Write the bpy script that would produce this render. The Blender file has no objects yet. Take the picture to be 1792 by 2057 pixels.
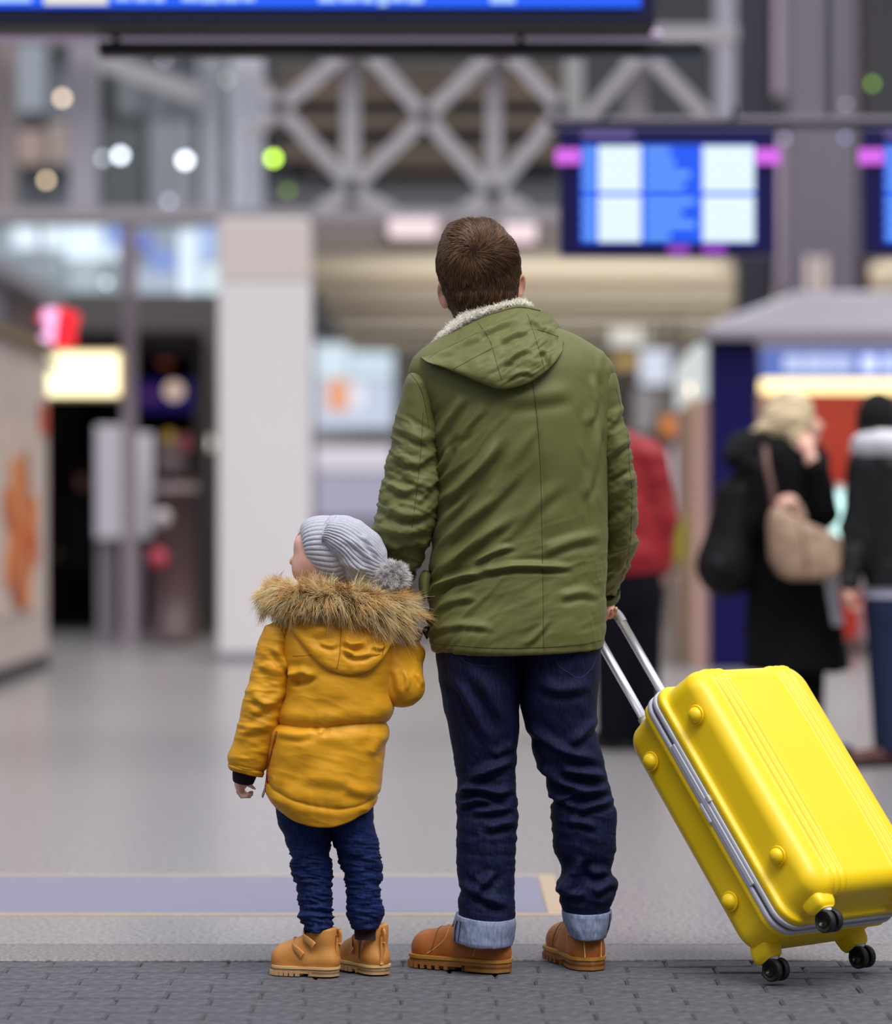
import bpy, math, random
import numpy as np
from mathutils import Vector
from mathutils.bvhtree import BVHTree

# ------------------------------------------------------------------ camera, world, light
# Telephoto portrait: focal length in pixels of the 1792 x 2057 frame, level camera 1.076 m above the floor.
F, CX, HY, CH = 6347.0, 896.0, 1048.0, 1.076
SC = bpy.context.scene
COL = SC.collection
cam_d = bpy.data.cameras.new('camera')
cam_d.sensor_fit = 'HORIZONTAL'; cam_d.sensor_width = 24.0
cam_d.lens = 24.0 * F / 1792.0
cam_d.shift_y = (HY - 1028.5) / 1792.0
cam_d.clip_end = 400
cam_d.dof.use_dof = True
cam_d.dof.focus_distance = 7.46
cam_d.dof.aperture_fstop = cam_d.lens / 66.0
cam = bpy.data.objects.new('camera', cam_d); COL.objects.link(cam)
cam.location = (0, 0, CH); cam.rotation_euler = (math.pi / 2, 0, 0)
SC.camera = cam

world = bpy.data.worlds.new('world'); SC.world = world
world.use_nodes = True
bg = world.node_tree.nodes['Background']
bg.inputs[0].default_value = (0.86, 0.90, 1.0, 1)      # overcast daylight over the glass roofed hall
bg.inputs[1].default_value = 1.15
sun_d = bpy.data.lights.new('sun', 'SUN'); sun_d.energy = 3.0; sun_d.angle = math.radians(40)
sun_d.color = (1.0, 0.97, 0.93)
sun = bpy.data.objects.new('sun', sun_d); COL.objects.link(sun)
sun.rotation_euler = (math.radians(24), math.radians(14), 0)
SC.view_settings.view_transform = 'Standard'
SC.view_settings.look = 'None'
SC.view_settings.exposure = 0.13
SC.view_settings.gamma = 1.0
SC.view_settings.use_curve_mapping = False

RNG = np.random.default_rng(7)
random.seed(7)

# ------------------------------------------------------------------ helpers
def P(px, py, Y):
    px = np.asarray(px, float); py = np.asarray(py, float); Y = np.asarray(Y, float)
    px, py, Y = np.broadcast_arrays(px, py, Y)
    return np.stack([(px - CX) / F * Y, Y, CH + (HY - py) / F * Y], -1)

def PX(v):
    return CX + F * v[..., 0] / v[..., 1], HY - F * (v[..., 2] - CH) / v[..., 1]

def lin(c):
    c = np.asarray(c, float) / 255.0
    return tuple(np.where(c <= 0.04045, c / 12.92, ((c + 0.055) / 1.055) ** 2.4))

def sstep(x, a, b):
    t = np.clip((np.asarray(x, float) - a) / (b - a), 0, 1)
    return t * t * (3 - 2 * t)

def pchip(x, y, q):
    x = np.asarray(x, float); y = np.asarray(y, float); q = np.clip(np.asarray(q, float), x[0], x[-1])
    h = np.diff(x); d = np.diff(y) / h
    m = np.zeros(len(x))
    if len(x) > 2:
        w1 = 2 * h[1:] + h[:-1]; w2 = h[1:] + 2 * h[:-1]
        same = d[:-1] * d[1:] > 0
        with np.errstate(divide='ignore', invalid='ignore'):
            mm = (w1 + w2) / (w1 / d[:-1] + w2 / d[1:])
        m[1:-1] = np.where(same, mm, 0)
    m[0] = d[0]; m[-1] = d[-1]
    i = np.clip(np.searchsorted(x, q, side='right') - 1, 0, len(x) - 2)
    t = (q - x[i]) / h[i]
    return (y[i] * (2 * t**3 - 3 * t**2 + 1) + h[i] * m[i] * (t**3 - 2 * t**2 + t)
            + y[i + 1] * (-2 * t**3 + 3 * t**2) + h[i] * m[i + 1] * (t**3 - t**2))

def spline(pts, n):
    """smooth resampling of a polyline (any dimension)"""
    p = np.asarray(pts, float)
    s = np.concatenate([[0], np.cumsum(np.linalg.norm(np.diff(p, axis=0), axis=1) + 1e-9)])
    q = np.linspace(0, s[-1], n)
    return np.stack([pchip(s, p[:, k], q) for k in range(p.shape[1])], -1)

def _hash(i, j, k):
    n = (i * 374761393 + j * 668265263 + k * 2147483647 + 1013904223) & 0xFFFFFFFF
    n = ((n ^ (n >> 13)) * 1274126177) & 0xFFFFFFFF
    return ((n ^ (n >> 16)) & 0xFFFF) / 32767.5 - 1.0

def vnoise(p):
    p = np.asarray(p, float); i0 = np.floor(p).astype(np.int64); f = p - i0
    f = f * f * f * (f * (f * 6 - 15) + 10)
    i, j, k = i0[..., 0], i0[..., 1], i0[..., 2]
    r = 0
    for a in (0, 1):
        for b in (0, 1):
            for c in (0, 1):
                w = (f[..., 0] if a else 1 - f[..., 0]) * (f[..., 1] if b else 1 - f[..., 1]) * (f[..., 2] if c else 1 - f[..., 2])
                r = r + w * _hash(i + a, j + b, k + c)
    return r

def fbm(p, n=3):
    p = np.asarray(p, float); r = 0; a = 1.0
    for _ in range(n):
        r = r + a * vnoise(p); p = p * 2.03 + 17.1; a *= 0.5
    return r

ORG = {}
def thing(name, label, category, loc=(0, 0, 0), group=None):
    o = bpy.data.objects.new(name, None); COL.objects.link(o)
    o.location = loc; o.empty_display_size = 0.1
    o['label'] = label; o['category'] = category
    if group: o['group'] = group
    ORG[o.name] = np.array(loc, float)
    return o

def tag(o, label=None, category=None, group=None, kind=None):
    if label: o['label'] = label
    if category: o['category'] = category
    if group: o['group'] = group
    if kind: o['kind'] = kind
    return o

def mesh(name, verts, faces, material, parent=None, smooth=True, colors=None, origin=None):
    """one mesh object, verts in world space; stored relative to the thing's base"""
    verts = np.asarray(verts, float).reshape(-1, 3)
    if parent is not None: org = ORG[parent.name]
    elif origin is not None: org = np.array(origin, float)
    else: org = np.zeros(3)
    me = bpy.data.meshes.new(name)
    if isinstance(faces, np.ndarray) and faces.ndim == 2:
        nf, k = faces.shape
        me.vertices.add(len(verts)); me.vertices.foreach_set('co', (verts - org).astype(np.float32).ravel())
        me.loops.add(nf * k); me.loops.foreach_set('vertex_index', faces.astype(np.int32).ravel())
        me.polygons.add(nf)
        me.polygons.foreach_set('loop_start', np.arange(0, nf * k, k, dtype=np.int32))
        me.polygons.foreach_set('loop_total', np.full(nf, k, dtype=np.int32))
        me.update(calc_edges=True)
    else:
        me.from_pydata((verts - org).tolist(), [], [list(map(int, f)) for f in faces])
    me.validate()
    me.polygons.foreach_set('use_smooth', np.full(len(me.polygons), bool(smooth)))
    if colors is not None:
        ca = me.color_attributes.new('tint', 'FLOAT_COLOR', 'POINT')
        ca.data.foreach_set('color', np.asarray(colors, np.float32).ravel())
    me.materials.append(material)
    me.update()
    o = bpy.data.objects.new(name, me); COL.objects.link(o)
    if parent is not None:
        o.parent = parent; ORG[o.name] = org
    else:
        o.location = org; ORG[o.name] = org
    return o

def join(*parts):
    V = []; Fc = []; n = 0
    for v, f in parts:
        v = np.asarray(v, float).reshape(-1, 3); V.append(v)
        Fc += [[int(i) + n for i in q] for q in f]
        n += len(v)
    return np.concatenate(V), Fc

def box(lo, hi):
    x0, y0, z0 = lo; x1, y1, z1 = hi
    v = [(x0, y0, z0), (x1, y0, z0), (x1, y1, z0), (x0, y1, z0), (x0, y0, z1), (x1, y0, z1), (x1, y1, z1), (x0, y1, z1)]
    f = [(0, 3, 2, 1), (4, 5, 6, 7), (0, 1, 5, 4), (1, 2, 6, 5), (2, 3, 7, 6), (3, 0, 4, 7)]
    return np.array(v, float), f

def bbox_bevel(lo, hi, b):
    """box with chamfered edges (all 12)"""
    lo = np.array(lo, float); hi = np.array(hi, float)
    b = min(b, 0.49 * float((hi - lo).min()))
    v = []; idx = {}
    for sx in (0, 1):
        for sy in (0, 1):
            for sz in (0, 1):
                for ax in range(3):
                    p = np.array([hi[k] if s else lo[k] for k, s in enumerate((sx, sy, sz))])
                    for k, s in enumerate((sx, sy, sz)):
                        if k != ax: p[k] += -b if s else b
                    idx[(sx, sy, sz, ax)] = len(v); v.append(p)
    f = []
    for ax in range(3):
        a, c = [k for k in range(3) if k != ax]
        for s in (0, 1):
            q = []
            for (u, w) in ((0, 0), (1, 0), (1, 1), (0, 1)):
                k = [0, 0, 0]; k[ax] = s; k[a] = u; k[c] = w
                q.append(idx[(*k, ax)])
            f.append(q if (s == 1) ^ (ax == 1) else q[::-1])
    for ax in range(3):                                   # edges along ax
        a, c = [k for k in range(3) if k != ax]
        for u in (0, 1):
            for w in (0, 1):
                k0 = [0, 0, 0]; k0[a] = u; k0[c] = w
                k1 = list(k0); k1[ax] = 1
                q = [idx[(*k0, a)], idx[(*k1, a)], idx[(*k1, c)], idx[(*k0, c)]]
                f.append(q)
    for sx in (0, 1):
        for sy in (0, 1):
            for sz in (0, 1):
                f.append([idx[(sx, sy, sz, a)] for a in range(3)])
    v = np.array(v); c0 = (lo + hi) / 2; out = []
    for q in f:
        p = v[q]; n = np.cross(p[1] - p[0], p[2] - p[0])
        out.append(q if np.dot(n, p.mean(0) - c0) > 0 else q[::-1])
    return v, out

def pbox(name, x0, y0, x1, y1, Y, depth, material, parent=None, bevel=0.0, origin=None):
    """box whose near face, at distance Y, spans the given picture rectangle"""
    a = P(min(x0, x1), max(y0, y1), Y); b = P(max(x0, x1), min(y0, y1), Y)
    lo = (a[0], Y, a[2]); hi = (b[0], Y + depth, b[2])
    v, f = bbox_bevel(lo, hi, bevel) if bevel else box(lo, hi)
    if parent is None and origin is None: origin = ((lo[0] + hi[0]) / 2, Y + depth / 2, lo[2])
    return mesh(name, v, f, material, parent, smooth=False, origin=origin)

def sweep(path, ra, rb=None, n=10, cap=True, up=(0, 1, 0)):
    """tube along a 3-D path; ra across, rb along 'up' side"""
    p = np.asarray(path, float); m = len(p)
    ra = np.broadcast_to(np.asarray(ra, float), (m,)); rb = ra if rb is None else np.broadcast_to(np.asarray(rb, float), (m,))
    t = np.gradient(p, axis=0); t /= np.linalg.norm(t, axis=1)[:, None] + 1e-12
    u = np.array(up, float); side = []
    for k in range(m):
        s = np.cross(t[k], u)
        if np.linalg.norm(s) < 0.15: s = side[-1] if side else np.cross(t[k], (1, 0.3, 0.2))
        s = s / np.linalg.norm(s)
        if side and np.dot(s, side[-1]) < 0: s = -s
        side.append(s)
    side = np.array(side); nrm = np.cross(side, t)
    ph = np.linspace(0, 2 * np.pi, n, endpoint=False)
    v = p[:, None] + side[:, None] * (ra[:, None] * np.cos(ph))[..., None] + nrm[:, None] * (rb[:, None] * np.sin(ph))[..., None]
    f = grid_faces(m, n, True)
    f = f.tolist()
    v = v.reshape(-1, 3)
    if cap:
        f.append(list(range(n))[::-1]); f.append(list(range((m - 1) * n, m * n)))
    return v, f

def grid_faces(nr, nc, wrap):
    r = np.arange(nr - 1)[:, None]; c = np.arange(nc if wrap else nc - 1)[None, :]
    c1 = (c + 1) % nc
    a = r * nc + c; b = r * nc + c1; d = (r + 1) * nc + c1; e = (r + 1) * nc + c
    return np.stack([a, e, d, b], -1).reshape(-1, 4)

def grid_normals(g, wrap=True):
    if wrap:
        du = np.roll(g, -1, 1) - np.roll(g, 1, 1)
    else:
        du = np.gradient(g, axis=1)
    dv = np.gradient(g, axis=0)
    n = np.cross(du, dv)
    n /= np.linalg.norm(n, axis=-1, keepdims=True) + 1e-12
    return n

def fold_field(px, py, folds):
    """sum of soft folds: each (polyline left->right, width px, height m): a ridge with a valley on its lower side"""
    r = np.zeros(px.shape)
    for pts, w, a in folds:
        p = spline(pts, max(8, 4 * len(pts)))
        best = np.full(px.shape, 1e9); sd = np.zeros(px.shape); ss = np.zeros(px.shape)
        seg = np.diff(p, axis=0); L = np.linalg.norm(seg, axis=1); cum = np.concatenate([[0], np.cumsum(L)])
        for k in range(len(seg)):
            dx, dy = px - p[k, 0], py - p[k, 1]
            t = np.clip((dx * seg[k, 0] + dy * seg[k, 1]) / L[k]**2, 0, 1)
            ex, ey = dx - t * seg[k, 0], dy - t * seg[k, 1]
            d = np.hypot(ex, ey)
            s = np.sign(-seg[k, 1] * ex + seg[k, 0] * ey)
            m = d < best
            best = np.where(m, d, best); sd = np.where(m, d * s, sd); ss = np.where(m, (cum[k] + t * L[k]) / cum[-1], ss)
        taper = sstep(ss, 0.0, 0.22) * sstep(1 - ss, 0.0, 0.3)
        q = sd / w
        r += a * taper * (np.exp(-q * q) - 0.85 * np.exp(-((q - 1.5) / 0.8)**2) - 0.25 * np.exp(-((q + 1.9) / 1.1)**2))
    return r

def wrinkle(px, py, ang, lx, ly, amp, seed=0.0, sharp=True):
    c, s = math.cos(math.radians(ang)), math.sin(math.radians(ang))
    u = (px * c + py * s) / lx; v = (-px * s + py * c) / ly
    q = np.stack([u + seed, v + seed * 1.7, np.full(px.shape, seed * 3.1)], -1)
    n = fbm(q, 3)
    if sharp: n = 0.55 - 1.25 * np.abs(n)
    return amp * n

def garment(rows, ncol=160, nrow=140, nexp=2.4, disp=None, hem=None, inner=0.03, top_cap=True, facing=True):
    """cloth tube from rows (py, x_left, x_right, y_centre, depth_to_camera, depth_away), all in picture px and metres"""
    R = np.asarray(rows, float)
    py = np.linspace(R[0, 0], R[-1, 0], nrow)
    xl, xr, yc, db, df = (pchip(R[:, 0], R[:, k], py) for k in range(1, 6))
    ph = np.linspace(0, 2 * np.pi, ncol, endpoint=False)
    c = np.sign(np.cos(ph)) * np.abs(np.cos(ph)) ** (2 / nexp); s = np.sign(np.sin(ph)) * np.abs(np.sin(ph)) ** (2 / nexp)
    px = ((xl + xr) / 2)[:, None] + ((xr - xl) / 2)[:, None] * c[None]
    PY = np.repeat(py[:, None], ncol, 1)
    if hem: PY = PY + hem(px, PY, c[None], s[None])
    depth = np.where(s[None] < 0, db[:, None] * s[None], df[:, None] * s[None])
    g = P(px, PY, yc[:, None]) + np.stack([0 * depth, depth, 0 * depth], -1)
    n = grid_normals(g)
    if np.mean(np.sum(n * (g - g.mean(1, keepdims=True)), -1)) < 0: n = -n
    if disp is not None:
        qx, qy = PX(g)
        d = disp(qx, qy, g, n)
        if facing: d = d * sstep(-n[..., 1], -0.75, -0.1)
        g = g + n * d[..., None]
    g2 = [g]
    if inner:                                             # turned-in hem gives the cloth an edge
        last = g[-1]; cen = last.mean(0)
        for k, (sc, dz) in enumerate(((0.985, -0.003), (0.955, 0.0), (0.945, inner))):
            r = cen + (last - cen) * sc; r[:, 2] = last[:, 2] + dz
            g2.append(r[None])
    g = np.concatenate(g2, 0)
    f = grid_faces(g.shape[0], ncol, True).tolist()
    if top_cap: f.append(list(range(ncol)))
    f.append(list(range((g.shape[0] - 1) * ncol, g.shape[0] * ncol))[::-1])
    return g.reshape(-1, 3), f

# signed-distance modelling: smooth unions of tapered limbs and ellipsoids, meshed with surface nets
class Sdf:
    def __init__(s, lo, hi, h):
        s.lo = np.array(lo, float); s.h = h
        s.n = np.ceil((np.array(hi, float) - s.lo) / h).astype(int) + 2
        s.f = np.full(s.n, 0.3, np.float32)
    def _win(s, lo, hi, pad):
        a = np.clip(np.floor((np.array(lo) - pad - s.lo) / s.h).astype(int), 0, s.n - 1)
        b = np.clip(np.ceil((np.array(hi) + pad - s.lo) / s.h).astype(int) + 1, 1, s.n)
        sl = tuple(slice(i, j) for i, j in zip(a, b))
        ax = [s.lo[k] + s.h * np.arange(a[k], b[k]) for k in range(3)]
        g = np.stack(np.meshgrid(*ax, indexing='ij'), -1)
        return sl, g
    def _add(s, sl, d, k, sub=False):
        a = s.f[sl]
        if sub:
            s.f[sl] = np.maximum(a, -d); return
        h = np.clip(0.5 + 0.5 * (a - d) / k, 0, 1)
        s.f[sl] = a * (1 - h) + d * h - k * h * (1 - h)
    def cone(s, a, b, ra, rb, k=0.02, sq=1.0, sub=False):
        a = np.array(a, float); b = np.array(b, float); r = max(ra, rb)
        sl, g = s._win(np.minimum(a, b) - r, np.maximum(a, b) + r, k + 3 * s.h)
        ab = b - a; t = np.clip(((g - a) @ ab) / (ab @ ab + 1e-12), 0, 1)
        e = g - a - t[..., None] * ab; e[..., 1] /= sq
        s._add(sl, np.linalg.norm(e, axis=-1) - (ra + t * (rb - ra)), k, sub)
    def ell(s, c, r, k=0.02, rot=0.0, tilt=0.0, sub=False):
        c = np.array(c, float); r = np.array(r, float)
        sl, g = s._win(c - r.max(), c + r.max(), k + 3 * s.h)
        q = g - c
        if rot or tilt:
            cr, sr = math.cos(rot), math.sin(rot); ct, st = math.cos(tilt), math.sin(tilt)
            x = q[..., 0] * cr + q[..., 1] * sr; y = -q[..., 0] * sr + q[..., 1] * cr; z = q[..., 2]
            x2 = x * ct + z * st; z = -x * st + z * ct
            q = np.stack([x2, y, z], -1)
        L = np.linalg.norm(q / r, axis=-1); L2 = np.linalg.norm(q / (r * r), axis=-1) + 1e-9
        s._add(sl, L * (L - 1) / L2, k, sub)
    def cut_below(s, z):
        zz = s.lo[2] + s.h * np.arange(s.n[2])
        s.f = np.maximum(s.f, (z - zz)[None, None, :].astype(np.float32))
    def cut_above(s, z):
        zz = s.lo[2] + s.h * np.arange(s.n[2])
        s.f = np.maximum(s.f, (zz - z)[None, None, :].astype(np.float32))
    def mesh(s):
        f = s.f; ins = f < 0; nx, ny, nz = f.shape
        cnt = np.zeros((nx - 1, ny - 1, nz - 1), np.int8)
        for a in (0, 1):
            for b in (0, 1):
                for c in (0, 1):
                    cnt += ins[a:nx - 1 + a, b:ny - 1 + b, c:nz - 1 + c]
        act = (cnt > 0) & (cnt < 8)
        I = np.argwhere(act); idx = np.full(act.shape, -1, np.int64); idx[act] = np.arange(len(I))
        acc = np.zeros((len(I), 3)); num = np.zeros(len(I))
        cor = [(a, b, c) for a in (0, 1) for b in (0, 1) for c in (0, 1)]
        for p in cor:
            for ax in range(3):
                if p[ax]: continue
                q = list(p); q[ax] = 1
                fa = f[I[:, 0] + p[0], I[:, 1] + p[1], I[:, 2] + p[2]]; fb = f[I[:, 0] + q[0], I[:, 1] + q[1], I[:, 2] + q[2]]
                m = (fa < 0) != (fb < 0)
                t = np.where(m, fa / np.where(m, fa - fb, 1), 0)
                e = np.array(p, float)[None] + t[:, None] * (np.eye(3)[ax])[None]
                acc += np.where(m[:, None], e, 0); num += m
        V = s.lo + s.h * (I + acc / num[:, None])
        faces = []
        for ax in range(3):
            a, b = [k for k in range(3) if k != ax]
            sh = [nx, ny, nz]; sh[ax] -= 1
            lo = [slice(0, n) for n in (nx, ny, nz)]; hi = list(lo); lo[ax] = slice(0, -1); hi[ax] = slice(1, None)
            ch = ins[tuple(lo)] != ins[tuple(hi)]
            E = np.argwhere(ch)
            ok = (E[:, a] > 0) & (E[:, b] > 0) & (E[:, a] < (nx, ny, nz)[a] - 1) & (E[:, b] < (nx, ny, nz)[b] - 1)
            E = E[ok]; first = ins[E[:, 0], E[:, 1], E[:, 2]]
            q = []
            for (da, db_) in ((-1, -1), (0, -1), (0, 0), (-1, 0)):
                c = E.copy(); c[:, a] += da; c[:, b] += db_
                q.append(idx[c[:, 0], c[:, 1], c[:, 2]])
            q = np.stack(q, 1)
            flip = first if ax != 1 else ~first
            q = np.where(flip[:, None], q, q[:, ::-1])
            faces.append(q)
        return V, np.concatenate(faces)

def vert_normals(V, Fq):
    n = np.zeros_like(V)
    fn = np.cross(V[Fq[:, 2]] - V[Fq[:, 0]], V[Fq[:, 3]] - V[Fq[:, 1]])
    for k in range(4): np.add.at(n, Fq[:, k], fn)
    return n / (np.linalg.norm(n, axis=1, keepdims=True) + 1e-12)

def strands(roots, dirs, length, width, segs=5, grav=0.0, curl=None, R=None, nrm=None, c_root=None, c_tip=None):
    """tapered three-sided hairs; returns verts, faces, colours"""
    N = len(roots); s = np.linspace(0, 1, segs + 1)[None, :, None]
    L = np.asarray(length, float).reshape(-1, 1, 1)
    p = roots[:, None] + dirs[:, None] * L * s
    p = p + np.array([0, 0, -1.0]) * (grav * L * s * s)
    if R is not None: p = p - nrm[:, None] * (L * s)**2 / (2 * np.asarray(R, float).reshape(-1, 1, 1))
    if curl is not None: p = p + curl[:, None] * (s * s) * L
    t = np.gradient(p, axis=1); t /= np.linalg.norm(t, axis=-1, keepdims=True) + 1e-12
    ref = np.where(np.abs(t[..., 2:3]) > 0.8, np.array([1.0, 0, 0]), np.array([0, 0, 1.0]))
    a = np.cross(t, ref); a /= np.linalg.norm(a, axis=-1, keepdims=True) + 1e-12
    b = np.cross(t, a)
    w = (np.asarray(width, float).reshape(-1, 1, 1) * (1.0 - 0.75 * s**1.5)) / 2
    ring = []
    for k in range(3):
        an = 2 * np.pi * k / 3
        ring.append(p + w * (a * math.cos(an) + b * math.sin(an)))
    v = np.stack(ring, 2)                                  # N, S, 3, 3
    S = segs + 1
    base = (np.arange(N) * S * 3)[:, None, None]
    q = np.arange(S - 1)[None, :, None] * 3; k = np.arange(3)[None, None, :]; k1 = (k + 1) % 3
    f = np.stack([base + q + k, base + q + k1, base + q + 3 + k1, base + q + 3 + k], -1).reshape(-1, 4)
    col = None
    if c_root is not None:
        cc = c_root[:, None] * (1 - s) + c_tip[:, None] * s
        cc = np.repeat(cc[:, :, None], 3, 2).reshape(-1, 3)
        col = np.concatenate([cc, np.ones((len(cc), 1))], 1)
    return v.reshape(-1, 3), f, col

def bvh_of(*meshes):
    v, f = join(*[(a, b) for a, b in meshes])
    return BVHTree.FromPolygons([tuple(x) for x in v], f)

def on_surface(bvh, pts, n, offset=0.001):
    """drop a picture polyline on a modelled surface"""
    p = spline(pts, n); out = []
    o = Vector((0, 0, CH))
    for a in p:
        d = Vector(P(a[0], a[1], 1.0)) - o; d.normalize()
        h = bvh.ray_cast(o, d)
        if h[0] is None: continue
        out.append(np.array(h[0]) - np.array(d) * offset)
    return np.array(out)

def seam(name, bvh, pts, radius, material, parent, n=60, offset=0.0004):
    p = on_surface(bvh, pts, n, offset)
    if len(p) < 4: return None
    q = p.copy(); q[1:-1] = (p[:-2] + 2 * p[1:-1] + p[2:]) / 4
    v, f = sweep(q, radius, n=6)
    return mesh(name, v, f, material, parent)

# ------------------------------------------------------------------ materials
MATS = {}
def mat(name, rgb, rough=0.6, metal=0.0, var=0.0, vscale=20.0, bump=0.0, bscale=200.0, spec=0.5, sheen=0.0, emit=None, emit_s=0.0,
        coat=0.0, alpha=1.0, trans=0.0, rgb2=None, stretch=None, bstretch=None, tint=False, subsurf=0.0):
    if name in MATS: return MATS[name]
    m = bpy.data.materials.new(name); m.use_nodes = True
    nt = m.node_tree; b = nt.nodes['Principled BSDF']
    c = lin(rgb)
    b.inputs['Base Color'].default_value = (*c, 1)
    b.inputs['Roughness'].default_value = rough; b.inputs['Metallic'].default_value = metal
    b.inputs['Specular IOR Level'].default_value = spec
    b.inputs['Alpha'].default_value = alpha
    if trans: b.inputs['Transmission Weight'].default_value = trans
    if coat: b.inputs['Coat Weight'].default_value = coat; b.inputs['Coat Roughness'].default_value = 0.25
    if sheen: b.inputs['Sheen Weight'].default_value = sheen; b.inputs['Sheen Roughness'].default_value = 0.4
    if subsurf: b.inputs['Subsurface Weight'].default_value = subsurf; b.inputs['Subsurface Radius'].default_value = (0.01, 0.004, 0.002)
    if emit is not None:
        b.inputs['Emission Color'].default_value = (*lin(emit), 1); b.inputs['Emission Strength'].default_value = emit_s
    def coords(st):
        tc = nt.nodes.new('ShaderNodeTexCoord')
        if st is None: return tc.outputs['Object']
        mp = nt.nodes.new('ShaderNodeMapping'); mp.inputs['Scale'].default_value = st
        nt.links.new(tc.outputs['Object'], mp.inputs['Vector']); return mp.outputs['Vector']
    if tint:
        at = nt.nodes.new('ShaderNodeAttribute'); at.attribute_name = 'tint'
        nt.links.new(at.outputs['Color'], b.inputs['Base Color'])
    elif var or rgb2 is not None:
        nz = nt.nodes.new('ShaderNodeTexNoise'); nz.inputs['Scale'].default_value = vscale; nz.inputs['Detail'].default_value = 4
        nt.links.new(coords(stretch), nz.inputs['Vector'])
        rp = nt.nodes.new('ShaderNodeValToRGB')
        c2 = lin(rgb2) if rgb2 is not None else tuple(min(1, x * (1 + var)) for x in c)
        c1 = c if rgb2 is not None else tuple(x * (1 - var) for x in c)
        rp.color_ramp.elements[0].position = 0.32; rp.color_ramp.elements[0].color = (*c1, 1)
        rp.color_ramp.elements[1].position = 0.68; rp.color_ramp.elements[1].color = (*c2, 1)
        nt.links.new(nz.outputs['Fac'], rp.inputs['Fac']); nt.links.new(rp.outputs['Color'], b.inputs['Base Color'])
    if bump:
        nb = nt.nodes.new('ShaderNodeTexNoise'); nb.inputs['Scale'].default_value = bscale; nb.inputs['Detail'].default_value = 3
        nt.links.new(coords(bstretch), nb.inputs['Vector'])
        bp = nt.nodes.new('ShaderNodeBump'); bp.inputs['Strength'].default_value = bump; bp.inputs['Distance'].default_value = 0.004
        nt.links.new(nb.outputs['Fac'], bp.inputs['Height']); nt.links.new(bp.outputs['Normal'], b.inputs['Normal'])
    MATS[name] = m
    return m

def glow(name, rgb, strength):
    return mat(name, (20, 20, 20), 0.5, emit=rgb, emit_s=strength)
# ------------------------------------------------------------------ floor
M_granite = mat('granite', (108, 106, 110), 0.27, var=0.10, vscale=75, bump=0.05, bscale=300, rgb2=(168, 163, 162), spec=0.5)
M_granite2 = mat('granite_border', (82, 79, 80), 0.55, vscale=95, bump=0.15, bscale=260, rgb2=(146, 140, 137))
M_inlay = mat('lavender_inlay', (124, 122, 139), 0.65, var=0.02, vscale=8)
M_brass = mat('tan_strip', (176, 154, 128), 0.5, var=0.08, vscale=40)
M_paver = mat('paver', (60, 60, 66), 0.78, vscale=35, bump=0.35, bscale=220, rgb2=(94, 92, 98))
M_joint = mat('joint_sand', (52, 50, 52), 0.95, var=0.15, vscale=60)

def slab(name, x0, x1, y0, y1, z0, z1, m, parent=None, bevel=0.0):
    v, f = bbox_bevel((x0, y0, z0), (x1, y1, z1), bevel) if bevel else box((x0, y0, z0), (x1, y1, z1))
    return mesh(name, v, f, m, parent, smooth=False)

EDGE = 7.76
floor = slab('floor', -30, 30, 8.045, 75, -0.12, 0.0, M_granite)
tag(floor, 'polished pale grey granite floor of the concourse', kind='structure')
border = slab('trim_1', -30, 30, EDGE, 8.04, -0.12, 0.0, M_granite2, bevel=0.003)
tag(border, 'narrow granite edging strip between concourse floor and dark pavers', kind='structure')
# lavender inlaid band with tan edging
band = thing('floor_inlay', 'pale lavender band with tan edging let into the granite floor', 'floor band', (-3.0, 9.15, 0))
xr = 0.275
slab('panel', -9.0, xr, 8.67, 9.58, -0.02, 0.0025, M_inlay, band, 0.001)
slab('edge_strip', -9.0, xr + 0.055, 8.632, 8.665, -0.02, 0.0030, M_brass, band, 0.001)
slab('edge_strip', -9.0, xr + 0.055, 9.585, 9.618, -0.02, 0.0030, M_brass, band, 0.001)
slab('edge_strip', xr + 0.005, xr + 0.055, 8.667, 9.583, -0.02, 0.0030, M_brass, band, 0.001)
slab('end_strip', xr + 0.075, xr + 0.095, 8.615, 9.635, -0.02, 0.0025, mat('tan_strip_dark', (150, 140, 138), 0.5), band, 0.001)
# dark clinker pavers in stretcher bond, each its own block on a sand bed
pave = slab('floor_paving', -30, 30, -12, EDGE - 0.004, -0.12, -0.010, M_joint)
tag(pave, 'sand bed of the dark grey paved strip', kind='structure')
ang = math.radians(-1.2)
pv, pf = bbox_bevel((-0.1058, -0.0499, -0.06), (0.1058, 0.0499, 0.0), 0.006)
paver_me = []
for k in range(5):
    me = bpy.data.meshes.new('paver'); q = pv.copy()
    q[q[:, 2] > -0.03, 2] += RNG.uniform(-0.0012, 0.0006)
    q[:, 2] += 0.6 * (q[:, 0] * RNG.uniform(-.012, .012) + q[:, 1] * RNG.uniform(-.015, .015))
    me.from_pydata(q.tolist(), [], pf); me.materials.append(M_paver); paver_me.append(me)
r = 0
y = EDGE - 0.056
while y > 6.15:
    off = 0.107 * (r % 2) + RNG.uniform(-0.012, 0.012)
    for c in range(-7, 8):
        x = c * 0.2135 + off
        if abs(x) > 0.155 * y + 0.18: continue
        o = bpy.data.objects.new('paver', paver_me[int(RNG.integers(5))]); COL.objects.link(o)
        o.parent = pave; o.location = (x + RNG.uniform(-.001, .001), y + RNG.uniform(-.001, .001), RNG.uniform(-0.0035, 0.0))
        o.rotation_euler = (0, 0, RNG.uniform(-.006, .006))
    y -= 0.1015; r += 1
slab('near_paving', -30, 30, -12, y + 0.048, -0.06, -0.001, M_paver, pave)
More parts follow.
